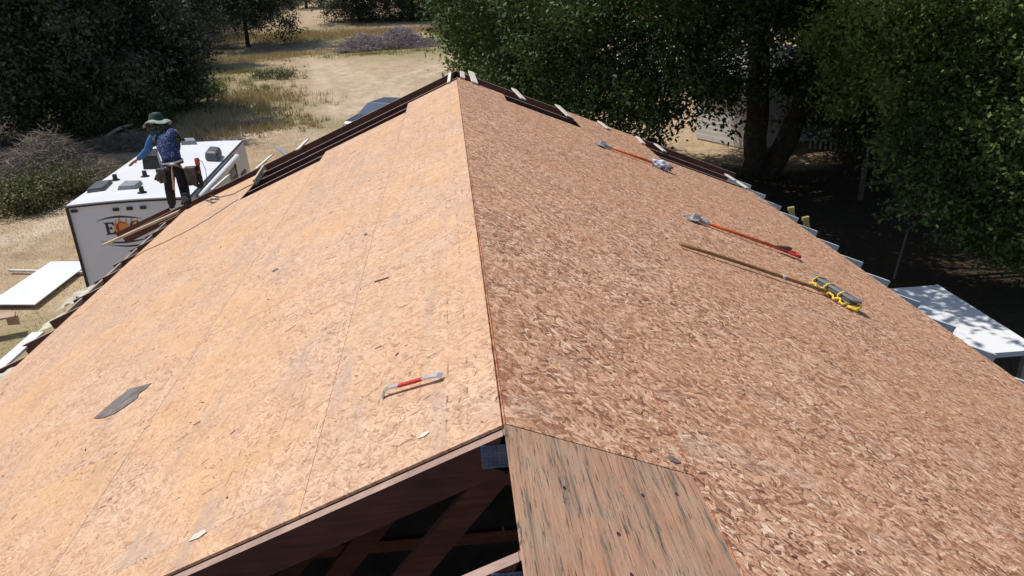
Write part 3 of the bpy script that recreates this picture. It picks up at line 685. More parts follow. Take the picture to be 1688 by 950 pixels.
# overhanging end rafters (barge), their extensions and blocks
for side, xe in ((-1, 5.75), (1, 4.72)):
    mb = MB(); chord(mb, side, .001, xe, 12.76, .15, -.002, .038); mb.build('barge_rafter', [M['lumber'], M['lit_edge']], house)
def slat(side, pa, pb, wd=.06, th=.02, mat='spacer', name='spacer_strip', off=.012, parent=house):
    f = onL if side < 0 else onR
    a = f(*pa); b = f(*pb); X, Yv, Z = frame_side(side); mb = MB()
    mb.bar(a+Z*(off+th/2), b+Z*(off+th/2), wd, th, Z); return mb.build(name, M[mat], parent, bevel=.002)
for pa, pb, wd in [((508, 232), (492, 249), .09), ((449, 258), (423, 281), .09), ((378, 291), (347, 318), .09), ((743, 123), (741, 138), .05)]: slat(-1, pa, pb, wd)
for pa, pb, wd in [((846, 149), (862, 166), .09), ((918, 176), (938, 195), .09), ((987, 203), (1003, 215), .08), ((1080, 240), (1095, 252), .07), ((776, 121), (782, 139), .10), ((761, 121), (762, 131), .07), ((1050, 228), (1060, 239), .07), ((1196, 290), (1232, 313), .07)]: slat(1, pa, pb, wd)
o = slat(-1, (437, 279), (422, 303), .038, .085, 'lumber_top', 'block', -.02); o['label'] = 'short pale timber block nailed across the rafters'
o = slat(-1, (297, 350), (171, 406), .085, .035, 'lumber_top', 'rafter_extension', 0.0); o['label'] = 'pale timber lapped on the end rafter'
a = onL(280, 343); b = onL(193, 384); mb = MB(); mb.bar(a+Vector((0, 0, -.06)), b+Vector((0, 0, -.06)), .035, .13); mb.build('rafter_extension', M['lumber'], house)
# eave boards on the left, between the rafter tails
for k in range(10, 16):
    a = roofpt(-1, 4.70, tY[k]+.022, -.05); b = roofpt(-1, 4.70, tY[k+1]-.022, -.05); mb = MB(); mb.bar(a, b, .02, .05, Vector((0, 0, 1))); mb.build('eave_board', M['grey_wood'], house)
# walls, floor
mb = MB()
mb.box(-4.05, -3.9, -1.4, 12.1, 0, 3.77); mb.build('wall', M['stucco'], house)
mb = MB(); mb.box(3.9, 4.05, -1.4, 12.1, 0, 3.77); mb.build('wall', M['stucco'], house)
mb = MB(); mb.prism([(-3.89, 7.0, .06), (3.89, 7.0, .06), (3.89, 7.0, RZ-SL*3.89-.17), (0, 7.0, RZ-.17), (-3.89, 7.0, RZ-SL*3.89-.17)], (0, .03, 0)); mb.build('sun_block_wall', M['dark_floor'], house)  # added inner screen that blocks the sun inside the attic
mb = MB(); mb.box(-3.898, 3.898, 12.0, 12.12, 0, 3.76); mb.build('wall', M['stucco'], house)
mb = MB(); mb.prism([(-3.9, 12.10, 3.762), (3.9, 12.10, 3.762), (3.6, 12.10, RZ-SL*3.6-.2), (0, 12.10, RZ-.2), (-3.6, 12.10, RZ-SL*3.6-.2)], (0, .02, 0)); mb.build('gable_wall', M['stucco'], house)
mb = MB(); mb.box(-3.898, 3.898, -1.2, 12.0, .01, .06); mb.build('floor_slab', M['dark_floor'], house)

# air hose lying on the sheathing (left)
pts = [(440, 289), (425, 300), (405, 309), (385, 320), (362, 325), (345, 322)]
mb = MB(); mb.tube([onL(x, y, .012)+Vector((0, 0, 0)) for x, y in pts], .006, 6); 
tag(mb.build('cord', M['leather'], smooth=True), 'thin dark cord curving on the sheathing just right of the worker', 'cord')
pts = [(392, 329), (372, 342), (345, 360), (310, 380), (272, 399), (238, 414), (210, 432)]
mb = MB(); mb.tube([onL(x, y, .008) for x, y in pts], .0042, 6)
tag(mb.build('cord', M['leather'], smooth=True), 'long thin cord running down the left roof edge below the worker', 'cord')
# small wire bundle near the worker's feet
mb = MB(); c = onL(348, 333, .03)
mb.tube([c+Vector((.12*math.cos(t*.9)+.01*t, .09*math.sin(t*.9), .02*math.sin(t*2)+.02)) for t in range(14)], .008, 6)
tag(mb.build('wire_bundle', M['dark_grey'], smooth=True), 'small dark wire bundle on the sheathing beside the boots', 'wire')

# beige tarp bunched over the eave
def crumple(name, c, ax, ay, up, nx, ny, amp, mat, label, cat, seed=1):
    rs = np.random.default_rng(seed); V = []; Fc = []
    for j in range(ny):
        for i in range(nx):
            u = i/(nx-1)-.5; v = j/(ny-1)-.5
            h = (.5-abs(u))*(.5-abs(v))*3*amp+rs.normal()*amp*.28
            V.append(c+ax*(u+rs.normal()*.02)+ay*(v+rs.normal()*.02)+up*max(0, h))
    for j in range(ny-1):
        for i in range(nx-1): a = j*nx+i; Fc.append((a, a+1, a+nx+1, a+nx))
    mb = MB(); mb.add(V, Fc); o = mb.build(name, mat, smooth=True)
    s = o.modifiers.new('solid', 'SOLIDIFY'); s.thickness = .006
    s = o.modifiers.new('sub', 'SUBSURF'); s.levels = 1; s.render_levels = 2
    return tag(o, label, cat)
Xl, Yl, Zl = frame_side(-1)
crumple('tarp', onL(138, 487, -.10), Xl*.5, Vector((.04, .58, 0)), Zl, 12, 10, .12, M['tarp'], 'beige tarp bunched over the left eave below the trailer corner', 'tarp', 3)
crumple('tarp', onL(96, 527, -.13), Xl*.45, Vector((.0, .40, 0)), Zl, 11, 9, .05, M['tarp'], 'flatter beige tarp between two rafter tails at the left', 'tarp', 5)
crumple('tarp', onL(8, 626, -.05), Xl*.5, Vector((.0, .6, 0)), Zl, 11, 9, .09, M['tarp'], 'pale tarp at the lower left edge of the roof', 'tarp', 9)
a = onL(2, 603, -.03); b = onL(63, 549, -.03)
mb = MB(); mb.bar(a+Vector((0, -.4, 0)), b, .13, .03); tag(mb.build('white_board', M['white_gloss'], bevel=.004), 'white trim board lying along the lower left rafter tails', 'board')
# grey metal angle sticking out beyond the left gable
a = onY(455, 242, 13.6); b = onY(474, 256, 12.95); mb = MB(); mb.bar(a, b, .07, .012); mb.bar(a+Vector((.03, 0, -.035)), b+Vector((.03, 0, -.035)), .01, .07)
tag(mb.build('metal_angle', M['mid_grey']), 'grey metal angle leaning on the outer edge of the left gable', 'metal bar')

# ------------------------------------------------------------------ tools on the roof
def on_side(side, p, off): return (onL if side < 0 else onR)(p[0], p[1], off)
def shingle_fork(name, pa, pb, label, end):
    XR, YR, ZR = frame_side(1)
    a = onR(*pa, .03); b = onR(*pb, .045); d = (b-a).normalized(); s = ZR.cross(d)
    root = empty(name, onR(*pa)); tag(root, label, 'roofing tool')
    mb = MB(); mb.tube([a+d*.20, a+d*.5, b-d*.02], [.017, .016, .017], 10); mb.build('shaft', M['orange'], root, smooth=True)
    mb = MB(); mb.tube([a+d*.11, a+d*.16, a+d*.23], [.012, .02, .022], 10)
    mb.prism([a+s*.09-d*.02-ZR*.02, a+s*.095+d*.08-ZR*.006, a+s*.02+d*.14+ZR*.01, a-s*.02+d*.14+ZR*.01, a-s*.095+d*.08-ZR*.006, a-s*.09-d*.02-ZR*.02,
              a-s*.055-d*.02-ZR*.02, a-s*.05+d*.04-ZR*.01, a-s*.02-d*.0-ZR*.015, a+s*.02-d*.0-ZR*.015, a+s*.05+d*.04-ZR*.01, a+s*.055-d*.02-ZR*.02], ZR*.006)
    mb.frame(a+d*.05, d, s, ZR, 0, .07, -.03, .03, .0, .05)
    mb.build('fork_head', M['steel_worn'], root)
    if end == 'grip':
        mb = MB(); mb.tube([b-d*.04, b+d*.02, b+d*.06+s*.055, b+d*.13+s*.055], [.014]*4, 8); mb.tube([b-d*.02, b+d*.02, b+d*.06-s*.055, b+d*.13-s*.055], [.014]*4, 8)
        mb.tube([b+d*.13+s*.065, b+d*.13-s*.065], .016, 10); mb.build('grip', M['red'], root, smooth=True)
        mb = MB(); mb.prism([b-d*.10+ZR*.015, b+d*.02+ZR*.05, b+d*.05+ZR*.045, b+d*.03-ZR*.02, b-d*.02-ZR*.02], s*.05); mb.build('bracket', M['dark_grey'], root)
    return b
b1 = shingle_fork('shingle_fork', (983, 235), (1083, 271), 'orange tear-off fork higher up the right roof with a bundled rag at its end', 'none')
shingle_fork('shingle_fork', (1133, 356), (1296, 414), 'orange tear-off fork above the wooden pole on the right roof', 'grip')
XR, YR, ZR = frame_side(1)
c0 = onR(1090, 273, .05); V = []; bm_ = bmesh.new(); bmesh.ops.create_icosphere(bm_, subdivisions=3, radius=1)
for v in bm_.verts:
    n_ = 1+.28*math.sin(v.co.x*7+1)*math.cos(v.co.y*6)+.22*math.sin(v.co.z*9+v.co.x*5); v.co = Vector((v.co.x*.13*n_, v.co.y*.075*n_, v.co.z*.06*n_))
me = bpy.data.meshes.new('rag'); bm_.to_mesh(me); bm_.free(); me.materials.append(M['cloth']); me.materials.append(M['blue_cloth'])
for p in me.polygons: p.material_index = 1 if (math.sin(p.center.x*60)+math.cos(p.center.y*70+p.center.z*50)) > .7 else 0; p.use_smooth = True
o = bpy.data.objects.new('rag', me); col.objects.link(o); o.location = c0; o.rotation_euler = (0, R(22), R(-12)); tag(o, 'crumpled white and blue rag at the end of the upper orange fork', 'rag')
# pole with grey pad
root = empty('pole_with_pad', onR(1123, 403)); tag(root, 'long wooden pole with a grey rounded pad tied on by yellow straps', 'roofing tool')
a = onR(1123, 403, .03); b = onR(1395, 490, .05); d = (b-a).normalized()
mb = MB(); mb.tube([a.lerp(b, t/6)+ZR*(.004*math.sin(t)) for t in range(7)], .015, 10); mb.build('pole', M['pole_wood'], root, smooth=True)
mb = MB(); mb.tube([a.lerp(b, .60), a.lerp(b, .615)], .019, 10); mb.build('ferrule', M['cloth'], root)
pc0 = onR(1349, 460, .085); pc1 = onR(1408, 496, .085); dd = (pc1-pc0).normalized(); ss = ZR.cross(dd); w0 = .062; prof = []
for i in range(13): t = math.pi/2+math.pi*i/12; prof.append(pc0+dd*(w0*math.cos(t))+ss*(w0*math.sin(t)))
for i in range(13): t = -math.pi/2+math.pi*i/12; prof.append(pc1+dd*(w0*math.cos(t))+ss*(w0*math.sin(t)))
mb = MB(); mb.prism(prof, ZR*.022); mb.build('pad', M['grey_pad'], root, bevel=.006)
mb = MB(); prof2 = [p.lerp((pc0+pc1)/2, .12)-ZR*.03 for p in prof]; mb.prism(prof2, ZR*.028); mb.build('backing', M['dark_grey'], root, bevel=.006)
for (t, e) in ((.04, .05), (.36, .01), (.74, -.02)):
    q = pc0.lerp(pc1, t); mb = MB()
    mb.tube([q-ss*.085+dd*.02-ZR*.055, q-ss*.078-dd*.005-ZR*.01, q-ss*.055+dd*.012+ZR*.028, q+ss*e+dd*.03+ZR*.03], [.006, .007, .008, .004], 6); mb.build('strap', M['yellow'], root, smooth=True)
mb = MB(); mb.tube([pc0.lerp(pc1, t/16)-ss*(.085+.018*math.sin(t*2.3))-ZR*(.045+.015*math.cos(t*1.7)) for t in range(17)], .011, 6); mb.build('strap', M['yellow'], root, smooth=True)
q = onR(1408, 506, .04); mb = MB(); mb.tube([q+Vector((.05*math.cos(t*1.1), .05*math.sin(t*1.1), .012*math.sin(t*3))) for t in range(12)], .012, 6); mb.build('strap_end', M['yellow'], root, smooth=True)
# pry bar on the left slope
root = empty('pry_bar', onL(680, 635)); tag(root, 'red-painted steel pry bar lying on the left roof near the open gable', 'pry bar')
ZL = frame_side(-1)[2]; a = onL(637, 642, .03); b = onL(727, 616, .03); d = (b-a).normalized(); s = ZL.cross(d)
def strip(mb, pts, wds, ths):
    V = []; Fc = []
    for i, (p, w_, t_) in enumerate(zip(pts, wds, ths)):
        dr = (pts[min(i+1, len(pts)-1)]-pts[max(i-1, 0)]).normalized(); sd = s; nn = dr.cross(sd).normalized()
        for (u, v) in ((-1, -1), (1, -1), (1, 1), (-1, 1)): V.append(p+sd*(u*w_/2)+nn*(v*t_/2))
    for i in range(len(pts)-1):
        for k in range(4): k2 = (k+1) % 4; Fc.append((i*4+k, i*4+k2, i*4+4+k2, i*4+4+k))
    Fc.append((0, 1, 2, 3)); n_ = (len(pts)-1)*4; Fc.append((n_, n_+1, n_+2, n_+3)); mb.add(V, Fc)
L_ = (b-a).length
mb = MB(); strip(mb, [a-d*.022-ZL*.03-s*.03, a-d*.02-ZL*.018-s*.014, a-d*.008+ZL*.0-s*.002, a+d*.015+ZL*.005, a+d*.06], [.022, .022, .02, .017, .016], [.004, .007, .010, .011, .011]); mb.build('hook_end', M['steel'], root)
mb = MB(); strip(mb, [a+d*.06, a+d*(L_*.38), a+d*(L_*.66)], [.018, .018, .018], [.013]*3); mb.build('painted_shank', M['red'], root, bevel=.002)
mb = MB(); strip(mb, [a+d*(L_*.66), a+d*(L_*.8), a+d*(L_*.93)-ZL*.002, a+d*L_-ZL*.012], [.016, .02, .03, .032], [.011, .010, .007, .003]); mb.build('flat_end', M['steel'], root)
# felt scrap
poly = [(154, 690), (166, 680), (180, 668), (197, 654), (214, 641), (233, 637), (249.5, 632), (240, 641), (229, 649), (227, 656.5), (206, 671.5), (189, 682), (170, 689.5)]
mb = MB(); mb.prism([onL(x, y, .002+random.uniform(0, .002)) for x, y in poly], ZL*.0025); tag(mb.build('felt_scrap', M['felt']), 'torn pointed scrap of grey roofing felt on the left roof', 'felt scrap')
def chip(side, poly, mat, label, name='wood_splinter', th=.002, cat='splinter'):
    f = onL if side < 0 else onR; n_ = frame_side(side)[2]
    mb = MB(); mb.prism([f(x, y, .003) for x, y in poly], n_*th); tag(mb.build(name, mat), label, cat)
chip(-1, [(311, 893), (320, 882), (338, 873), (341, 877), (328, 887)], M['spacer'], 'white wood splinter near the bottom left of the open gable')
chip(-1, [(688, 724), (696, 716), (707, 710), (708, 713), (699, 720)], M['spacer'], 'small white splinter between the pry bar and the gable edge')
chip(1, [(1100, 753), (1106, 752), (1117, 758), (1122, 763), (1115, 764), (1105, 760)], M['felt'], 'dark oval knot chip by the plywood corner', 'wood_chip')
chip(-1, [(599, 387), (604, 384), (606, 386), (601, 389)], M['felt'], 'tiny grey chip on the upper part of the left roof', 'wood_chip')
chip(-1, [(448, 447), (458, 442), (459, 443.5), (450, 448.5)], M['felt'], 'small dark chip in the middle of the left roof', 'wood_chip')
chip(-1, [(617, 464), (640, 457), (641, 458), (618, 466)], M['lumber'], 'thin dark sliver beside the panel seam of the left roof', 'wood_chip')
# loose chips nobody could count
mb = MB()
for i in range(520):
    side = -1 if i < 300 else 1; X, Yv, Z = frame_side(side); xh = random.uniform(.05, 4.2); Y = random.uniform(2.4, 10.2) if side < 0 else random.uniform(1.8, 10.8)
    if side > 0 and xh < .7 and Y < 2.4: continue
    a = random.uniform(0, math.pi); dr = X*math.cos(a)+Yv*math.sin(a); sd = Z.cross(dr); L = random.uniform(.006, .04)*(1.0 if random.random() < .9 else 2.4); w_ = random.uniform(.0008, .0025)
    mb.m = random.choice((0, 1, 1, 2, 2, 2)); c = roofpt(side, xh, Y, .003); mb.frame(c, dr, sd, Z, 0, L, -w_, w_, 0, random.uniform(.001, .003))
tag(mb.build('wood_chips', [M['felt'], M['lumber'], M['lumber_top']]), 'loose splinters and chips scattered over the sheathing', kind='stuff')

# ------------------------------------------------------------------ ladder at the right eave
root = empty('ladder', (4.85, 9.9, 0)); tag(root, 'yellow-railed ladder leaning on the right eave', 'ladder')
tops = [(onY(1304, 345, 10.35)), (onY(1333, 362, 9.87))]
tops[1].z = tops[0].z; tops[1].x = tops[0].x
for t_ in tops:
    foot = Vector((t_.x+1.1, t_.y, .02)); mb = MB(); mb.bar(foot, t_, .075, .03, Vector((0, 1, 0))); mb.build('rail', M['ladder_y'], root)
    mb = MB(); mb.bar(t_-Vector((-.002, 0, .015)), t_+Vector((-.004, 0, .03)), .09, .045, Vector((0, 1, 0))); mb.build('end_cap', M['ladder_y'], root)
for i in range(13):
    k = (i+1)/14; a = Vector((tops[0].x+1.1, tops[0].y, .02)).lerp(tops[0], k); b = Vector((tops[1].x+1.1, tops[1].y, .02)).lerp(tops[1], k); mb = MB(); mb.tube([a, b], .017, 8); mb.build('rung', M['steel'], root)

# ------------------------------------------------------------------ patio cover right
root = empty('patio_cover', (6.3, 10, 0)); tag(root, 'white flat patio cover below the right eave, dappled with leaf shade', 'patio cover')
mb = MB(); mb.box(4.7, 7.62, 8.80, 11.12, 2.14, 2.19); mb.build('roof_sheet', M['white_gloss'], root, bevel=.004)
mb = MB(); mb.box(4.7, 7.64, 8.76, 8.80, 2.12, 2.196); mb.build('fascia', M['white_gloss'], root)
mb = MB(); mb.box(7.62, 7.655, 8.80, 11.13, 2.12, 2.196); mb.build('fascia', M['white_gloss'], root)
for (x, y) in ((7.55, 8.86), (7.55, 11.05), (5.4, 8.86)):
    mb = MB(); mb.box(x-.04, x+.04, y-.04, y+.04, 0, 2.14); mb.build('post', M['grey_wood'], root)
for yy in (9.4, 10.0, 10.6):
    mb = MB(); mb.box(4.72, 7.6, yy-.02, yy+.02, 2.05, 2.138); mb.build('rafter', M['grey_wood'], root)

# things deep in the shade at right
root = empty('rail_fence', gnd(1420, 325)); tag(root, 'rail fence coloured dark for the deep shade beyond the right yard', 'fence')
fp = [gnd(1418, 330), gnd(1475, 322), gnd(1500, 300)]
for p in fp:
    mb = MB(); mb.box(p.x-.06, p.x+.06, p.y-.06, p.y+.06, 0, 1.35); mb.build('post', M['shade_wood'], root)
for i in range(2):
    for z in (.55, 1.15):
        mb = MB(); mb.bar(fp[i]+Vector((0, -.08, z-fp[i].z)), fp[i+1]+Vector((0, -.08, z-fp[i+1].z)), .04, .12); mb.build('rail', M['shade_wood'], root)
root = empty('picket_fence', (14.8, 33, 0)); tag(root, 'white picket fence glimpsed through the oak shade', 'fence')
pA, pB = gnd(1335, 246), gnd(1430, 252)
for i in range(12):
    p = pA.lerp(pB, i/11); mb = MB(); mb.prism([(p.x-.04, p.y, 0), (p.x+.04, p.y, 0), (p.x+.04, p.y, 1.45), (p.x, p.y, 1.52), (p.x-.04, p.y, 1.45)], (0, .02, 0)); mb.build('picket', M['white_paint'], root)
for z in (.4, 1.2):
    mb = MB(); mb.bar(pA+Vector((0, .045, z-pA.z)), pB+Vector((0, .045, z-pB.z)), .04, .08); mb.build('rail', M['white_paint'], root)
# white shed
sc_ = gnd(1238, 250); sd_ = sc_-gnd(1180, 237); root = empty('shed', (sc_.x, sc_.y, 0), math.atan2(sd_.y, sd_.x)); tag(root, 'white board-sided shed seen through the fork of the oak', 'shed')
def spart(mb, name, mat): o = mb.build(name, mat, None); o.parent = root; return o
for i in range(13):
    mb = MB(); mb.frame(Vector((-3.2, 0, .1+i*.2)), Vector((1, 0, 0)), Vector((0, 1, 0)), Vector((0, -.08, 1)).normalized(), 0, 3.2, -.02, .005, 0, .205); spart(mb, 'siding_board', M['siding'])
    mb = MB(); mb.frame(Vector((0, 0, .1+i*.2)), Vector((0, 1, 0)), Vector((1, 0, 0)), Vector((.08, 0, 1)).normalized(), 0, 5, -.005, .02, 0, .205); spart(mb, 'siding_board', M['siding'])
mb = MB(); mb.box(-3.19, -.03, .03, 4.97, 0, 2.7); spart(mb, 'wall', M['siding'])
mb = MB(); mb.prism([(-3.5, -.4, 2.70), (-3.5, 2.5, 3.9), (-3.5, 5.4, 2.70), (-3.5, 5.4, 2.62), (-3.5, -.4, 2.62)], (3.8, 0, 0)); spart(mb, 'roof', M['shingle'])
# low wheelbarrow-like handle: pale stake leaning in the shade
a = gnd(1473, 462); b = a+Vector((.35, .3, 1.1)); mb = MB(); mb.bar(a, b, .05, .05); mb.bar(b+Vector((-.1, 0, -.05)), b+Vector((.55, .1, .3)), .035, .035)
tag(mb.build('garden_stake', M['shade_wood']), 'pale crossed stakes leaning in the dark yard beyond the eave', 'stake')

# ------------------------------------------------------------------ trailer
TR = empty('camping_trailer', (-8.09, 15.93, 0), R(3)); tag(TR, 'white camping trailer with grey front and flame lettering parked left of the house', 'trailer')
TW, TL, TZ = 2.42, 6.15, 3.16
def tl(px, py, z=TZ):       # photo point on the roof -> trailer local
    p = onz(px, py, z)-Vector((-8.09, 15.93, 0)); c, s = math.cos(R(-3)), math.sin(R(-3)); return Vector((p.x*c-p.y*s, p.x*s+p.y*c, z))
def tpart(mb, name, mat, parent=TR, **kw):
    o = mb.build(name, mat, None, **kw); o.parent = parent; return o
crown = lambda x: .035*(1-((x/TW)*2-1)**2)
nX = 13
prof = [(TW*i/(nX-1), TZ-.03+crown(TW*i/(nX-1))) for i in range(nX)]
mb = MB(); mb.prism([(0, 0.02, .55)]+[(x, 0.02, z-.02) for x, z in prof]+[(TW, 0.02, .55)], (0, TL-.6, 0))
mb.prism([(0, TL-.58, .55)]+[(x, TL-.58, z-.02) for x, z in prof]+[(TW, TL-.58, .55)], (0, .3, -.0))
tpart(mb, 'body', M['rv_front'])
# rounded rear end of the side walls
mb = MB(); rear = [(TL-.28, TZ-.05)]+[(TL-.28+.42*math.sin(t), TZ-.05-.9*(1-math.cos(t))) for t in [R(a) for a in range(10, 91, 10)]]+[(TL+.14, .6), (TL-.28, .6)]
mb.prism([(0.003, y, z) for y, z in rear], (TW-.006, 0, 0)); tpart(mb, 'rear_cap', M['rv_front'])
mb = MB(); V = []
for j in (0, 1):
    for x, z in prof: V.append((x, -.02 if j == 0 else TL-.25, z))
    for x, z in prof: V.append((x, -.02 if j == 0 else TL-.25, z+.035))
n_ = nX; Fc = [(i, i+1, 2*n_+i+1, 2*n_+i) for i in range(n_-1)]+[(n_+i, 3*n_+i, 3*n_+i+1, n_+i+1) for i in range(n_-1)]+[(i, n_+i, n_+i+1, i+1) for i in range(n_-1)]+[(2*n_+i, 2*n_+i+1, 3*n_+i+1, 3*n_+i) for i in range(n_-1)]
mb.add(V, Fc); tpart(mb, 'roof', M['white_gloss'])
mb = MB()
for i in range(nX-1): mb.bar((prof[i][0], -.025, prof[i][1]-.012), (prof[i+1][0], -.025, prof[i+1][1]-.012), .03, .035)
for x in (-.008, TW+.008): mb.bar((x, 0, .55), (x, 0, TZ-.05), .045, .045, Vector((0, 1, 0))); mb.bar((x, 0, TZ-.03), (x, TL-.3, TZ-.03), .02, .03)
tpart(mb, 'corner_trim', M['black'])
# roof fittings
def fitting(name, corners, h_, mat, bev=.01, label=None):
    P = [tl(*c) for c in corners]; P = [Vector((p.x, p.y, TZ+crown(p.x)+.003)) for p in P]; c = sum(P, Vector())/4
    mb = MB(); Q = [p.lerp(c, .14)+Vector((0, 0, h_)) for p in P]
    mb.add(P+Q, [(3, 2, 1, 0), (4, 5, 6, 7), (0, 1, 5, 4), (1, 2, 6, 5), (2, 3, 7, 6), (3, 0, 4, 7)]); o = tpart(mb, name, mat, bevel=bev)
    if bev > .05: o.modifiers['bevel'].segments = 5
    if label: o['label'] = label
fitting('roof_hatch', [(143, 320), (173, 317), (187, 303), (160, 305)], .09, M['dark_grey'])
fitting('roof_hatch', [(194, 317), (226, 315), (237, 306), (207, 306)], .09, M['mid_grey'])
fitting('air_conditioner', [(237, 282), (266, 282), (266, 268), (236, 268)], .33, M['black'], label='boxy black air conditioner')
fitting('roof_dome', [(299, 242), (326, 241), (322, 236), (300, 237)], .12, M['mid_grey'])
fitting('air_conditioner', [(338, 268), (362, 268), (368, 257), (347, 256)], .24, M['dark_grey'], .075, label='rounded dark grey air conditioner cover')
for (px, py) in ((191, 299), (235, 321), (240, 294)):
    p = tl(px, py); z = TZ+crown(p.x); mb = MB(); mb.tube([(p.x, p.y, z), (p.x, p.y, z+.02), (p.x, p.y, z+.022), (p.x, p.y, z+.14)], [.1, .1, .055, .05], 10); tpart(mb, 'vent_pipe', M['black'])
# marker lights
for x in (.12, .93, 1.20, 1.47, 2.3):
    z = TZ-.16 if .5 < x < 2 else TZ-.13; mb = MB(); mb.box(x-.06, x+.06, -.02, .018, z-.03, z+.03); tpart(mb, 'marker_light', M['black'], bevel=.005)
# swooshes and lettering, flat print on the front
def flat(pts, mat, name, y=.014):
    mb = MB(); mb.prism([(x, y, z) for x, z in pts], (0, .003, 0)); return tpart(mb, name, mat)
def swoosh(x0, x1, z0, bow, th, name='swoosh'):
    n_ = 16; up_ = [(x0+(x1-x0)*i/n_, z0+bow*math.sin(math.pi*(i/n_)**.9)) for i in range(n_+1)]
    dn = [(x0+(x1-x0)*i/n_, z0+bow*math.sin(math.pi*(i/n_)**.9)-th*math.sin(math.pi*i/n_)) for i in range(n_, -1, -1)]
    flat(up_+dn[1:-1], M['print_black'], name)
ZT = TZ-.42
swoosh(.46, 1.42, ZT+.02, .10, .04); swoosh(.46, 1.5, ZT-.40, -.08, -.04); swoosh(.58, 1.7, ZT-.47, -.10, -.035)
def letterE(x, z, h_):
    t = .035; w_ = .2
    P = [(x, z), (x+w_, z), (x+w_, z+.07), (x+w_-.02, z+.07), (x+w_-.05, z+t), (x+.03+.05, z+t), (x+.08, z+h_*.46), (x+.12, z+h_*.46), (x+.125, z+h_*.38), (x+.145, z+h_*.38),
         (x+.145, z+h_*.66), (x+.125, z+h_*.66), (x+.12, z+h_*.58), (x+.08, z+h_*.58), (x+.08, z+h_-t*.8), (x+w_-.05, z+h_-t*.8), (x+w_-.025, z+h_-.07), (x+w_-.005, z+h_-.07), (x+w_-.005, z+h_), (x, z+h_), (x, z+h_-.02), (x+.025, z+h_-.02), (x+.025, z+.02), (x, z+.02)]
    flat(P, M['print_black'], 'letter', .010)
def ring(cx, cz, rx, rz, a0, a1, mat, th=.05, y=.010):
    n_ = 22; A = [R(a0+(a1-a0)*i/n_) for i in range(n_+1)]
    P = [(cx+rx*math.cos(a), cz+rz*math.sin(a)) for a in A]+[(cx+(rx-th*(.35+.65*abs(math.cos(a))))*math.cos(a), cz+(rz-th*.4)*math.sin(a)) for a in reversed(A)]
    flat(P, mat, 'letter', y)
zb_ = ZT-.27
letterE(.62, zb_, .26)
ring(.96, zb_+.13, .115, .13, 40, 320, M['print_red']); ring(1.24, zb_+.13, .12, .13, 0, 359, M['print_black'])
for (fx, fz, fw, fh) in [(.85, .02, .10, .30), (.94, .06, .12, .36), (1.06, .04, .12, .30), (1.18, .10, .10, .26), (1.29, .10, .08, .22)]:
    z = zb_+fz; flat([(fx-fw/2, z), (fx+fw/2, z), (fx+fw*.45, z+fh*.4), (fx+fw*.15, z+fh*.62), (fx+fw*.2, z+fh), (fx-fw*.18, z+fh*.7), (fx-fw*.45, z+fh*.45)], M['print_orange'], 'flame_print', .0145)
# right side: awning, door, window, stripe
mb = MB(); mb.tube([(TW+.09, .5, TZ-.16), (TW+.09, TL-1.6, TZ-.16)], .075, 12); tpart(mb, 'awning_roll', M['white_gloss'], smooth=True)
for y in (.55, TL-1.7):
    mb = MB(); mb.box(TW+.01, TW+.05, y-.03, y+.03, .9, TZ-.1); tpart(mb, 'awning_arm', M['dark_grey'])
mb = MB(); mb.box(TW+.001, TW+.03, TL-2.3, TL-1.6, .7, TZ-.4); tpart(mb, 'door', M['mid_grey'])
mb = MB(); mb.box(TW+.03, TW+.045, TL-2.15, TL-1.75, 1.9, TZ-.6); tpart(mb, 'door_window', M['black'])
mb = MB(); mb.box(TW+.001, TW+.03, TL-1.1, TL-.5, 1.75, TZ-.75); f_ = tpart(mb, 'window_frame', M['black'])
mb = MB(); mb.box(TW+.03, TW+.034, TL-1.05, TL-.55, 1.8, TZ-.8); tpart(mb, 'window_pane', M['mid_grey'])
for y in (2.6, 3.4):
    mb = MB(); mb.tube([(TW-.2, y, .36), (TW+.02, y, .36)], .36, 18); tpart(mb, 'wheel', M['tyre']); mb = MB(); mb.tube([(-.02, y, .36), (.2, y, .36)], .36, 18); tpart(mb, 'wheel', M['tyre'])
mb = MB(); mb.bar((TW/2, -1.1, .5), (.3, .1, .5), .08, .1); mb.bar((TW/2, -1.1, .5), (TW-.3, .1, .5), .08, .1); tpart(mb, 'hitch', M['black'])

# ------------------------------------------------------------------ white panel on the ground, sticks, board, car
P = [onz(84, 431, .14), onz(-22, 502, .14), onz(57, 502, .14), onz(150, 431, .14)]
mb = MB(); mb.prism(P, (0, 0, -.02)); tag(mb.build('white_sheet', M['white_gloss']), 'large white sheet lying on the dry ground left of the trailer', 'panel')
for (pa, pb, lab) in [((16, 446), (175, 450), 'white stick under the far end of the large white sheet'), ((-10, 488), (62, 490), 'white stick under the near end of the large white sheet')]:
    a = onz(*pa, .09); b = onz(*pb, .09); mb = MB(); mb.bar(a, b, .09, .06); tag(mb.build('batten', M['spacer'], bevel=.004), lab, 'stick')
a = onz(-40, 530, .45); b = onz(25, 518, .45); mb = MB(); mb.bar(a, b, .35, .04); mb.bar(a.lerp(b, .9)-Vector((0, 0, .24)), a.lerp(b, .9)-Vector((0, 0, .02)), .25, .06, Vector((0, 1, 0))); mb.bar(a.lerp(b, .1)-Vector((0, 0, .45)), a.lerp(b, .1)-Vector((0, 0, .02)), .25, .06, Vector((0, 1, 0)))
tag(mb.build('wooden_bench', wood_mat('bench_wood', (.42, .27, .2), (.55, .38, .28))), 'brown plank bench at the left edge below the white sheet', 'bench')

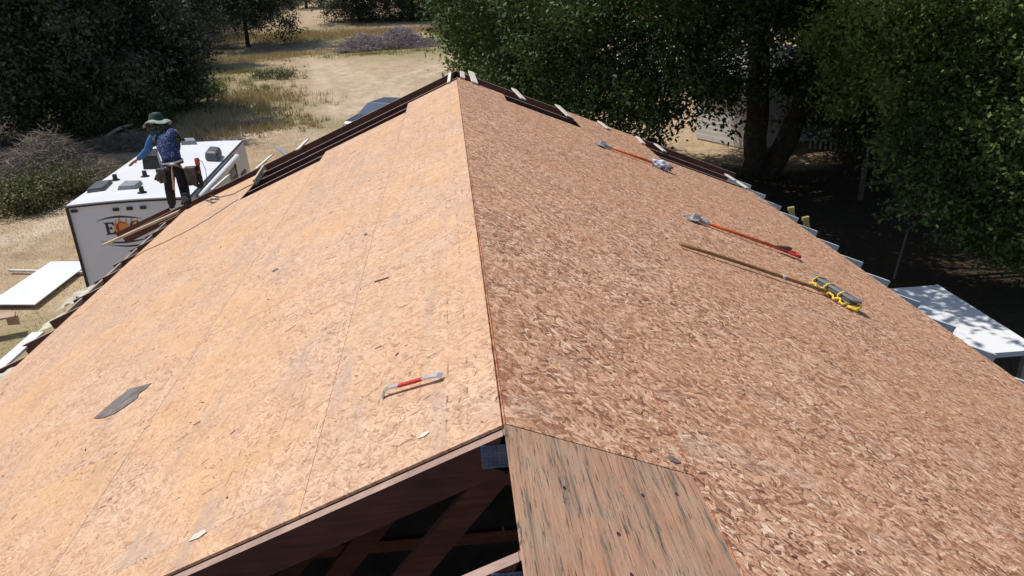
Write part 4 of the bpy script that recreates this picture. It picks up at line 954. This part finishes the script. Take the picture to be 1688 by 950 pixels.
cc = onz(655, 163, 1.40); cb = Vector((cc.x-.75, cc.y-.9, 0)); CR = empty('parked_car', cb, R(-118)); tag(CR, 'dark car with a blue reflecting windscreen parked beyond the roof peak', 'car')
def cpart(mb, name, mat, **kw): o = mb.build(name, mat, None, **kw); o.parent = CR; return o
mb = MB(); mb.prism([(2.2, -.9, .3), (2.25, -.9, .62), (2.0, -.9, .82), (1.0, -.9, .95), (-1.9, -.9, 1.0), (-2.2, -.9, .9), (-2.25, -.9, .35)], (0, 1.8, 0)); cpart(mb, 'body', M['car_paint'], bevel=.06)
mb = MB(); V = []
top = [(1.05, .95, .84), (.25, 1.42, .64), (-1.2, 1.46, .62), (-2.0, .98, .84)]
V = [(x, -w_, z) for x, z, w_ in top]+[(x, w_, z) for x, z, w_ in top]
mb.add(V, [(0, 1, 2, 3), (7, 6, 5, 4), (0, 4, 5, 1), (1, 5, 6, 2), (2, 6, 7, 3), (3, 7, 4, 0)]); cpart(mb, 'cabin', M['car_paint'], bevel=.05)
def quadp(a, b, c, d, name):
    a, b, c, d = map(Vector, (a, b, c, d)); n_ = (b-a).cross(d-a).normalized(); mb = MB(); mb.prism([a+n_*.004, b+n_*.004, c+n_*.004, d+n_*.004], n_*.006); cpart(mb, name, M['glass_blue'])
quadp((.98, -.74, .995), (.98, .74, .995), (.30, .56, 1.40), (.30, -.56, 1.40), 'windscreen')
quadp((-1.92, .74, 1.03), (-1.92, -.74, 1.03), (-1.27, -.55, 1.43), (-1.27, .55, 1.43), 'rear_window')
for s in (-1, 1):
    mb = MB(); mb.prism([(.75, s*.80, 1.02), (.2, s*.665, 1.36), (-1.15, s*.65, 1.40), (-1.6, s*.79, 1.04)], (0, s*.03, 0)); cpart(mb, 'side_window', M['glass_blue'])
    for x in (1.4, -1.4):
        mb = MB(); mb.tube([(x, s*.72, .33), (x, s*.93, .33)], .33, 18); cpart(mb, 'wheel', M['tyre'])
    mb = MB(); mb.box(2.12, 2.25, s*.62-.18, s*.62+.18, .6, .74); cpart(mb, 'headlight', M['white_gloss'], bevel=.02)

# ------------------------------------------------------------------ the worker
def skin_mesh(name, nodes, edges, mat, parent, root=0, sub=2, smooth=True):
    me = bpy.data.meshes.new(name); me.from_pydata([tuple(n[0]) for n in nodes], edges, []); me.materials.append(mat)
    o = bpy.data.objects.new(name, me); col.objects.link(o)
    sk = o.modifiers.new('skin', 'SKIN'); sk.use_smooth_shade = True
    lay = me.skin_vertices[0] if len(me.skin_vertices) else None
    if lay is None:
        bm = bmesh.new(); bm.from_mesh(me); bm.verts.layers.skin.verify(); bm.to_mesh(me); bm.free(); lay = me.skin_vertices[0]
    for i, n in enumerate(nodes):
        r_ = n[1]; lay.data[i].radius = r_ if hasattr(r_, '__len__') else (r_, r_); lay.data[i].use_root = (i == root)
    s = o.modifiers.new('sub', 'SUBSURF'); s.levels = sub; s.render_levels = sub
    put(o, parent); return o
footL = onL(284, 345, 0.0); footR = onL(311, 344, 0.0)
Yp = (footL.y+footR.y)/2
W = empty('person', (footL+footR)/2); tag(W, 'worker in camouflage sun hat and blue patterned shirt standing on the left roof corner', 'person')
J = {}
J['hipc'] = onY(286, 276, Yp+.02); J['hipL'] = onY(278, 281, Yp); J['hipR'] = onY(297, 281, Yp)
J['kneeL'] = onY(280, 314, Yp+.05); J['kneeR'] = onY(304, 314, Yp+.05)
J['ankL'] = onY(284, 338, footL.y)+Vector((0, 0, 0)); J['ankR'] = onY(309, 338, footR.y)
J['waist'] = onY(283, 262, Yp+.08); J['chest'] = onY(276, 238, Yp+.22); J['neckb'] = onY(268, 219, Yp+.34)
J['head'] = onY(260, 211, Yp+.44); J['headt'] = onY(258, 199, Yp+.47)
J['shL'] = onY(251, 226, Yp+.28); J['shR'] = onY(289, 215, Yp+.26)
J['elL'] = onY(243, 249, Yp+.30); J['wrL'] = onY(227, 263, Yp+.38); J['haL'] = onY(219, 268, Yp+.42)
J['elR'] = onY(292, 242, Yp+.42); J['wrR'] = onY(290, 256, Yp+.62); J['haR'] = onY(286, 262, Yp+.68)
names = ['hipc', 'hipL', 'hipR', 'kneeL', 'kneeR', 'ankL', 'ankR', 'waist', 'chest', 'neckb', 'head', 'headt', 'shL', 'shR', 'elL', 'wrL', 'haL', 'elR', 'wrR', 'haR']
rad = dict(hipc=.09, hipL=.085, hipR=.085, kneeL=.055, kneeR=.055, ankL=.038, ankR=.038, waist=.09, chest=.15, neckb=.06, head=.085, headt=.08, shL=.06, shR=.06, elL=.042, wrL=.026, haL=.032, elR=.042, wrR=.026, haR=.032)
nodes = [(J[n], rad[n]*.8) for n in names]; ix = {n: i for i, n in enumerate(names)}
E_ = [('hipc', 'hipL'), ('hipc', 'hipR'), ('hipL', 'kneeL'), ('hipR', 'kneeR'), ('kneeL', 'ankL'), ('kneeR', 'ankR'), ('hipc', 'waist'), ('waist', 'chest'), ('chest', 'neckb'), ('neckb', 'head'), ('head', 'headt'),
      ('chest', 'shL'), ('chest', 'shR'), ('shL', 'elL'), ('elL', 'wrL'), ('wrL', 'haL'), ('shR', 'elR'), ('elR', 'wrR'), ('wrR', 'haR')]
edges = [(ix[a], ix[b]) for a, b in E_]
for hnd, wr in (('haL', 'wrL'), ('haR', 'wrR')):      # five fingers on each hand, curled
    d = (J[hnd]-J[wr]).normalized(); sd = d.cross(Vector((0, 0, 1))).normalized(); dn = d.cross(sd)
    for k, (o_, l_) in enumerate([(-.026, .055), (-.009, .065), (.009, .062), (.026, .048), (.04, .04)]):
        bse = J[hnd]+sd*o_+d*(.02 if k < 4 else -.02); i0 = len(nodes)
        dd_ = d if k < 4 else (d+sd*1.2).normalized()
        nodes += [(bse, .0095), (bse+dd_*l_*.55-Vector((0, 0, .008)), .009), (bse+dd_*l_*.8-Vector((0, 0, .035)), .0075)]
        edges += [(ix[hnd], i0), (i0, i0+1), (i0+1, i0+2)]
skin_mesh('body', nodes, edges, M['skin'], W)
def sub_skin(name, lst, eds, mat, parent=W, sub=2):
    nn = [(p, r_) for p, r_ in lst]; return skin_mesh(name, nn, eds, mat, parent, 0, sub)
sub_skin('shirt', [(J['hipc']+Vector((0, 0, .05)), (.172, .145)), (J['waist'], (.15, .125)), (J['chest'], (.16, .145)), (J['neckb']+Vector((.01, -.03, -.03)), (.12, .1)), (J['shR']+Vector((-.03, 0, 0)), .085), (J['elR'], .062), (J['wrR'], .045), (J['shL'], .075)],
         [(0, 1), (1, 2), (2, 3), (2, 4), (4, 5), (5, 6), (2, 7)], M['shirt'])
sub_skin('sleeve', [(J['shL'].lerp(J['chest'], .15), .085), (J['shL'], .08), (J['shL'].lerp(J['elL'], .5), .07), (J['elL'], .06), (J['elL'].lerp(J['wrL'], .5), .055), (J['wrL'], .04)], [(0, 1), (1, 2), (2, 3), (3, 4), (4, 5)], M['sleeve'])
sub_skin('trousers', [(J['hipc']+Vector((0, 0, .09)), (.16, .13)), (J['hipc']+Vector((0, 0, -.02)), (.165, .14)), (J['hipL'], .105), (J['hipR'], .105), (J['kneeL'], .082), (J['kneeR'], .082), (J['ankL']+Vector((0, 0, .0)), .07), (J['ankR'], .07)],
         [(0, 1), (1, 2), (1, 3), (2, 4), (3, 5), (4, 6), (5, 7)], M['denim'])
for f_, an in ((footL, J['ankL']), (footR, J['ankR'])):
    sub_skin('boot', [(f_+Vector((0, -.05, .045)), .04), (an+Vector((0, 0, -.01)), .05), (f_+Vector((-.01, .06, .045)), .045), (f_+Vector((-.02, .16, .035)), .035)], [(0, 1), (0, 2), (2, 3)], M['black'])
# hat
hc = J['headt']+Vector((0, .0, .0)); tilt = Matrix.Rotation(R(-14), 3, 'X') @ Matrix.Rotation(R(-6), 3, 'Y')
def lathe(mb, prof, c, rot, n=28, wav=0.0, sx=1, sy=1):
    V = []; Fc = []
    for (r_, z) in prof:
        for k in range(n):
            t = 2*math.pi*k/n; V.append(c+rot @ Vector((r_*math.cos(t)*sx, r_*math.sin(t)*sy, z+wav*r_*math.sin(3*t+1))))
    for i in range(len(prof)-1):
        for k in range(n): k2 = (k+1) % n; Fc.append((i*n+k, i*n+k2, (i+1)*n+k2, (i+1)*n+k))
    mb.add(V, Fc)
mb = MB(); lathe(mb, [(.001, .12), (.05, .12), (.085, .11), (.1, .085), (.108, .03), (.112, -.005)], hc, tilt, sy=1.1); hat = mb.build('hat', M['hat_green'], W, smooth=True)
mb = MB(); lathe(mb, [(.001, .1225), (.05, .1225), (.078, .115)], hc, tilt, sy=1.1); mb.build('hat_top', M['hat_pale'], hat, smooth=True)
mb = MB(); lathe(mb, [(.111, .05), (.1145, .0), (.1165, -.004)], hc, tilt, sy=1.1); b_ = mb.build('hat_band', M['hat_green'], hat, smooth=True)
mb = MB(); lathe(mb, [(.108, -.002), (.16, -.018), (.195, -.04), (.222, -.06), (.222, -.065), (.195, -.047), (.16, -.025), (.108, -.01)], hc, tilt, wav=.12, sy=1.05); mb.build('hat_brim', M['hat_pale'], hat, smooth=True)
# neck cape hanging from the brim to the shoulders
mb = MB(); V = []; Fc = []; n_ = 20; m_ = 7
for j in range(m_):
    for k in range(n_):
        t = R(185+170*k/(n_-1)); r_ = .135+.075*j/(m_-1)+.012*math.sin(k*1.9+j); V.append(hc+Vector((r_*math.cos(t)*1.3+.19*j/(m_-1), r_*math.sin(t)*1.0-.16*j/(m_-1), -.03-.27*j/(m_-1))))
for j in range(m_-1):
    for k in range(n_-1): a = j*n_+k; Fc.append((a, a+1, a+n_+1, a+n_))
mb.add(V, Fc); cp_ = mb.build('neck_cape', M['camo'], hat, smooth=True); s = cp_.modifiers.new('s', 'SOLIDIFY'); s.thickness = .006
# belt, pouches
bc = J['hipc']+Vector((0, 0, .075)); mb = MB(); lathe(mb, [(.168, -.03), (.172, -.03), (.172, .03), (.168, .03)], bc, Matrix.Rotation(R(-6), 3, 'Y'), sx=.98, sy=.8); belt = mb.build('tool_belt', M['leather'], W)
mb = MB(); lathe(mb, [(.173, -.012), (.175, -.012), (.175, .012), (.173, .012)], bc+Vector((0, 0, .02)), Matrix.Rotation(R(-6), 3, 'Y'), sx=.98, sy=.8); mb.build('belt_strap', M['cloth'], belt)
def pouch(c, w_, d_, h_, mat, name='pouch'):
    mb = MB(); mb.prism([c+Vector((-w_/2, -d_/2, 0)), c+Vector((w_/2, -d_/2, 0)), c+Vector((w_*.42, -d_*.6, -h_)), c+Vector((-w_*.3, -d_*.6, -h_*1.05))], (0, d_, 0)); return mb.build(name, mat, belt, bevel=.02)
pouch(onY(265, 278, Yp-.05), .15, .12, .22, M['leather']); pouch(onY(313, 275, Yp-.08), .19, .14, .28, M['leather']); pouch(onY(318, 292, Yp-.05), .15, .12, .12, M['leather'])
# glove bundle on the left pouch
sub_skin('glove', [(onY(262, 284, Yp-.12), .035), (onY(259, 293, Yp-.12), .035), (onY(255, 297, Yp-.12), .02), (onY(262, 300, Yp-.12), .02), (onY(267, 298, Yp-.12), .02)], [(0, 1), (1, 2), (1, 3), (1, 4)], M['leather'], belt, 1)
# hammer hanging at the back of the belt
ham = empty('hammer', onY(284, 272, Yp-.17)); tag(ham, 'pale-handled hammer hanging head up from the back of the worker belt', 'hammer')
mb = MB(); mb.tube([onY(283, 273, Yp-.17), onY(284.5, 292, Yp-.18), onY(286.5, 313, Yp-.19)], [.011, .014, .018], 10); mb.build('handle', M['tan_handle'], ham, smooth=True)
p = onY(283, 272, Yp-.17); mb = MB(); mb.tube([p+Vector((-.05, 0, .005)), p+Vector((.02, 0, .01)), p+Vector((.05, 0, .005)), p+Vector((.09, -.0, -.015))], [.016, .014, .012, .005], 8); mb.build('head', M['steel_worn'], ham, smooth=True)
# nail gun hanging at the right
ng = empty('nail_gun', onY(328, 285, Yp-.05)); tag(ng, 'black and red nail gun hanging at the right hip of the worker', 'nail gun')
a = onY(324, 261, Yp-.05); b = onY(333, 309, Yp-.08); d = (b-a)
mb = MB(); mb.tube([a, a+d*.2, a+d*.25, a+d*.6, a+d*.65, b], [.032, .036, .028, .03, .036, .03], 12); mb.build('magazine', M['black'], ng, smooth=True)
mb = MB(); mb.tube([a+d*.02, a+d*.22], .038, 12); mb.tube([a+d*.42, a+d*.5], .032, 12); mb.build('red_band', M['red'], ng)
mb = MB(); mb.bar(a+d*.55, a+d*.9+Vector((-.17, 0, .02)), .05, .07); mb.bar(b, a+d*.85+Vector((-.2, 0, .05)), .045, .06); mb.build('grip', M['black'], ng, bevel=.01)
mb = MB(); mb.tube([a+d*.05+Vector((.03, 0, 0)), onY(334, 268, Yp-.05), onY(339, 280, Yp-.05), onY(341, 295, Yp-.05), onY(339, 306, Yp-.05)], .005, 6); mb.build('wire', M['leather'], ng)
# pencil-like tool in the left hand
mb = MB(); mb.tube([onY(224, 266, Yp+.40), onY(213, 273, Yp+.44)], [.016, .013], 8); tag(mb.build('hand_tool', M['black']), 'short dark tool held in the left hand of the worker', 'tool')
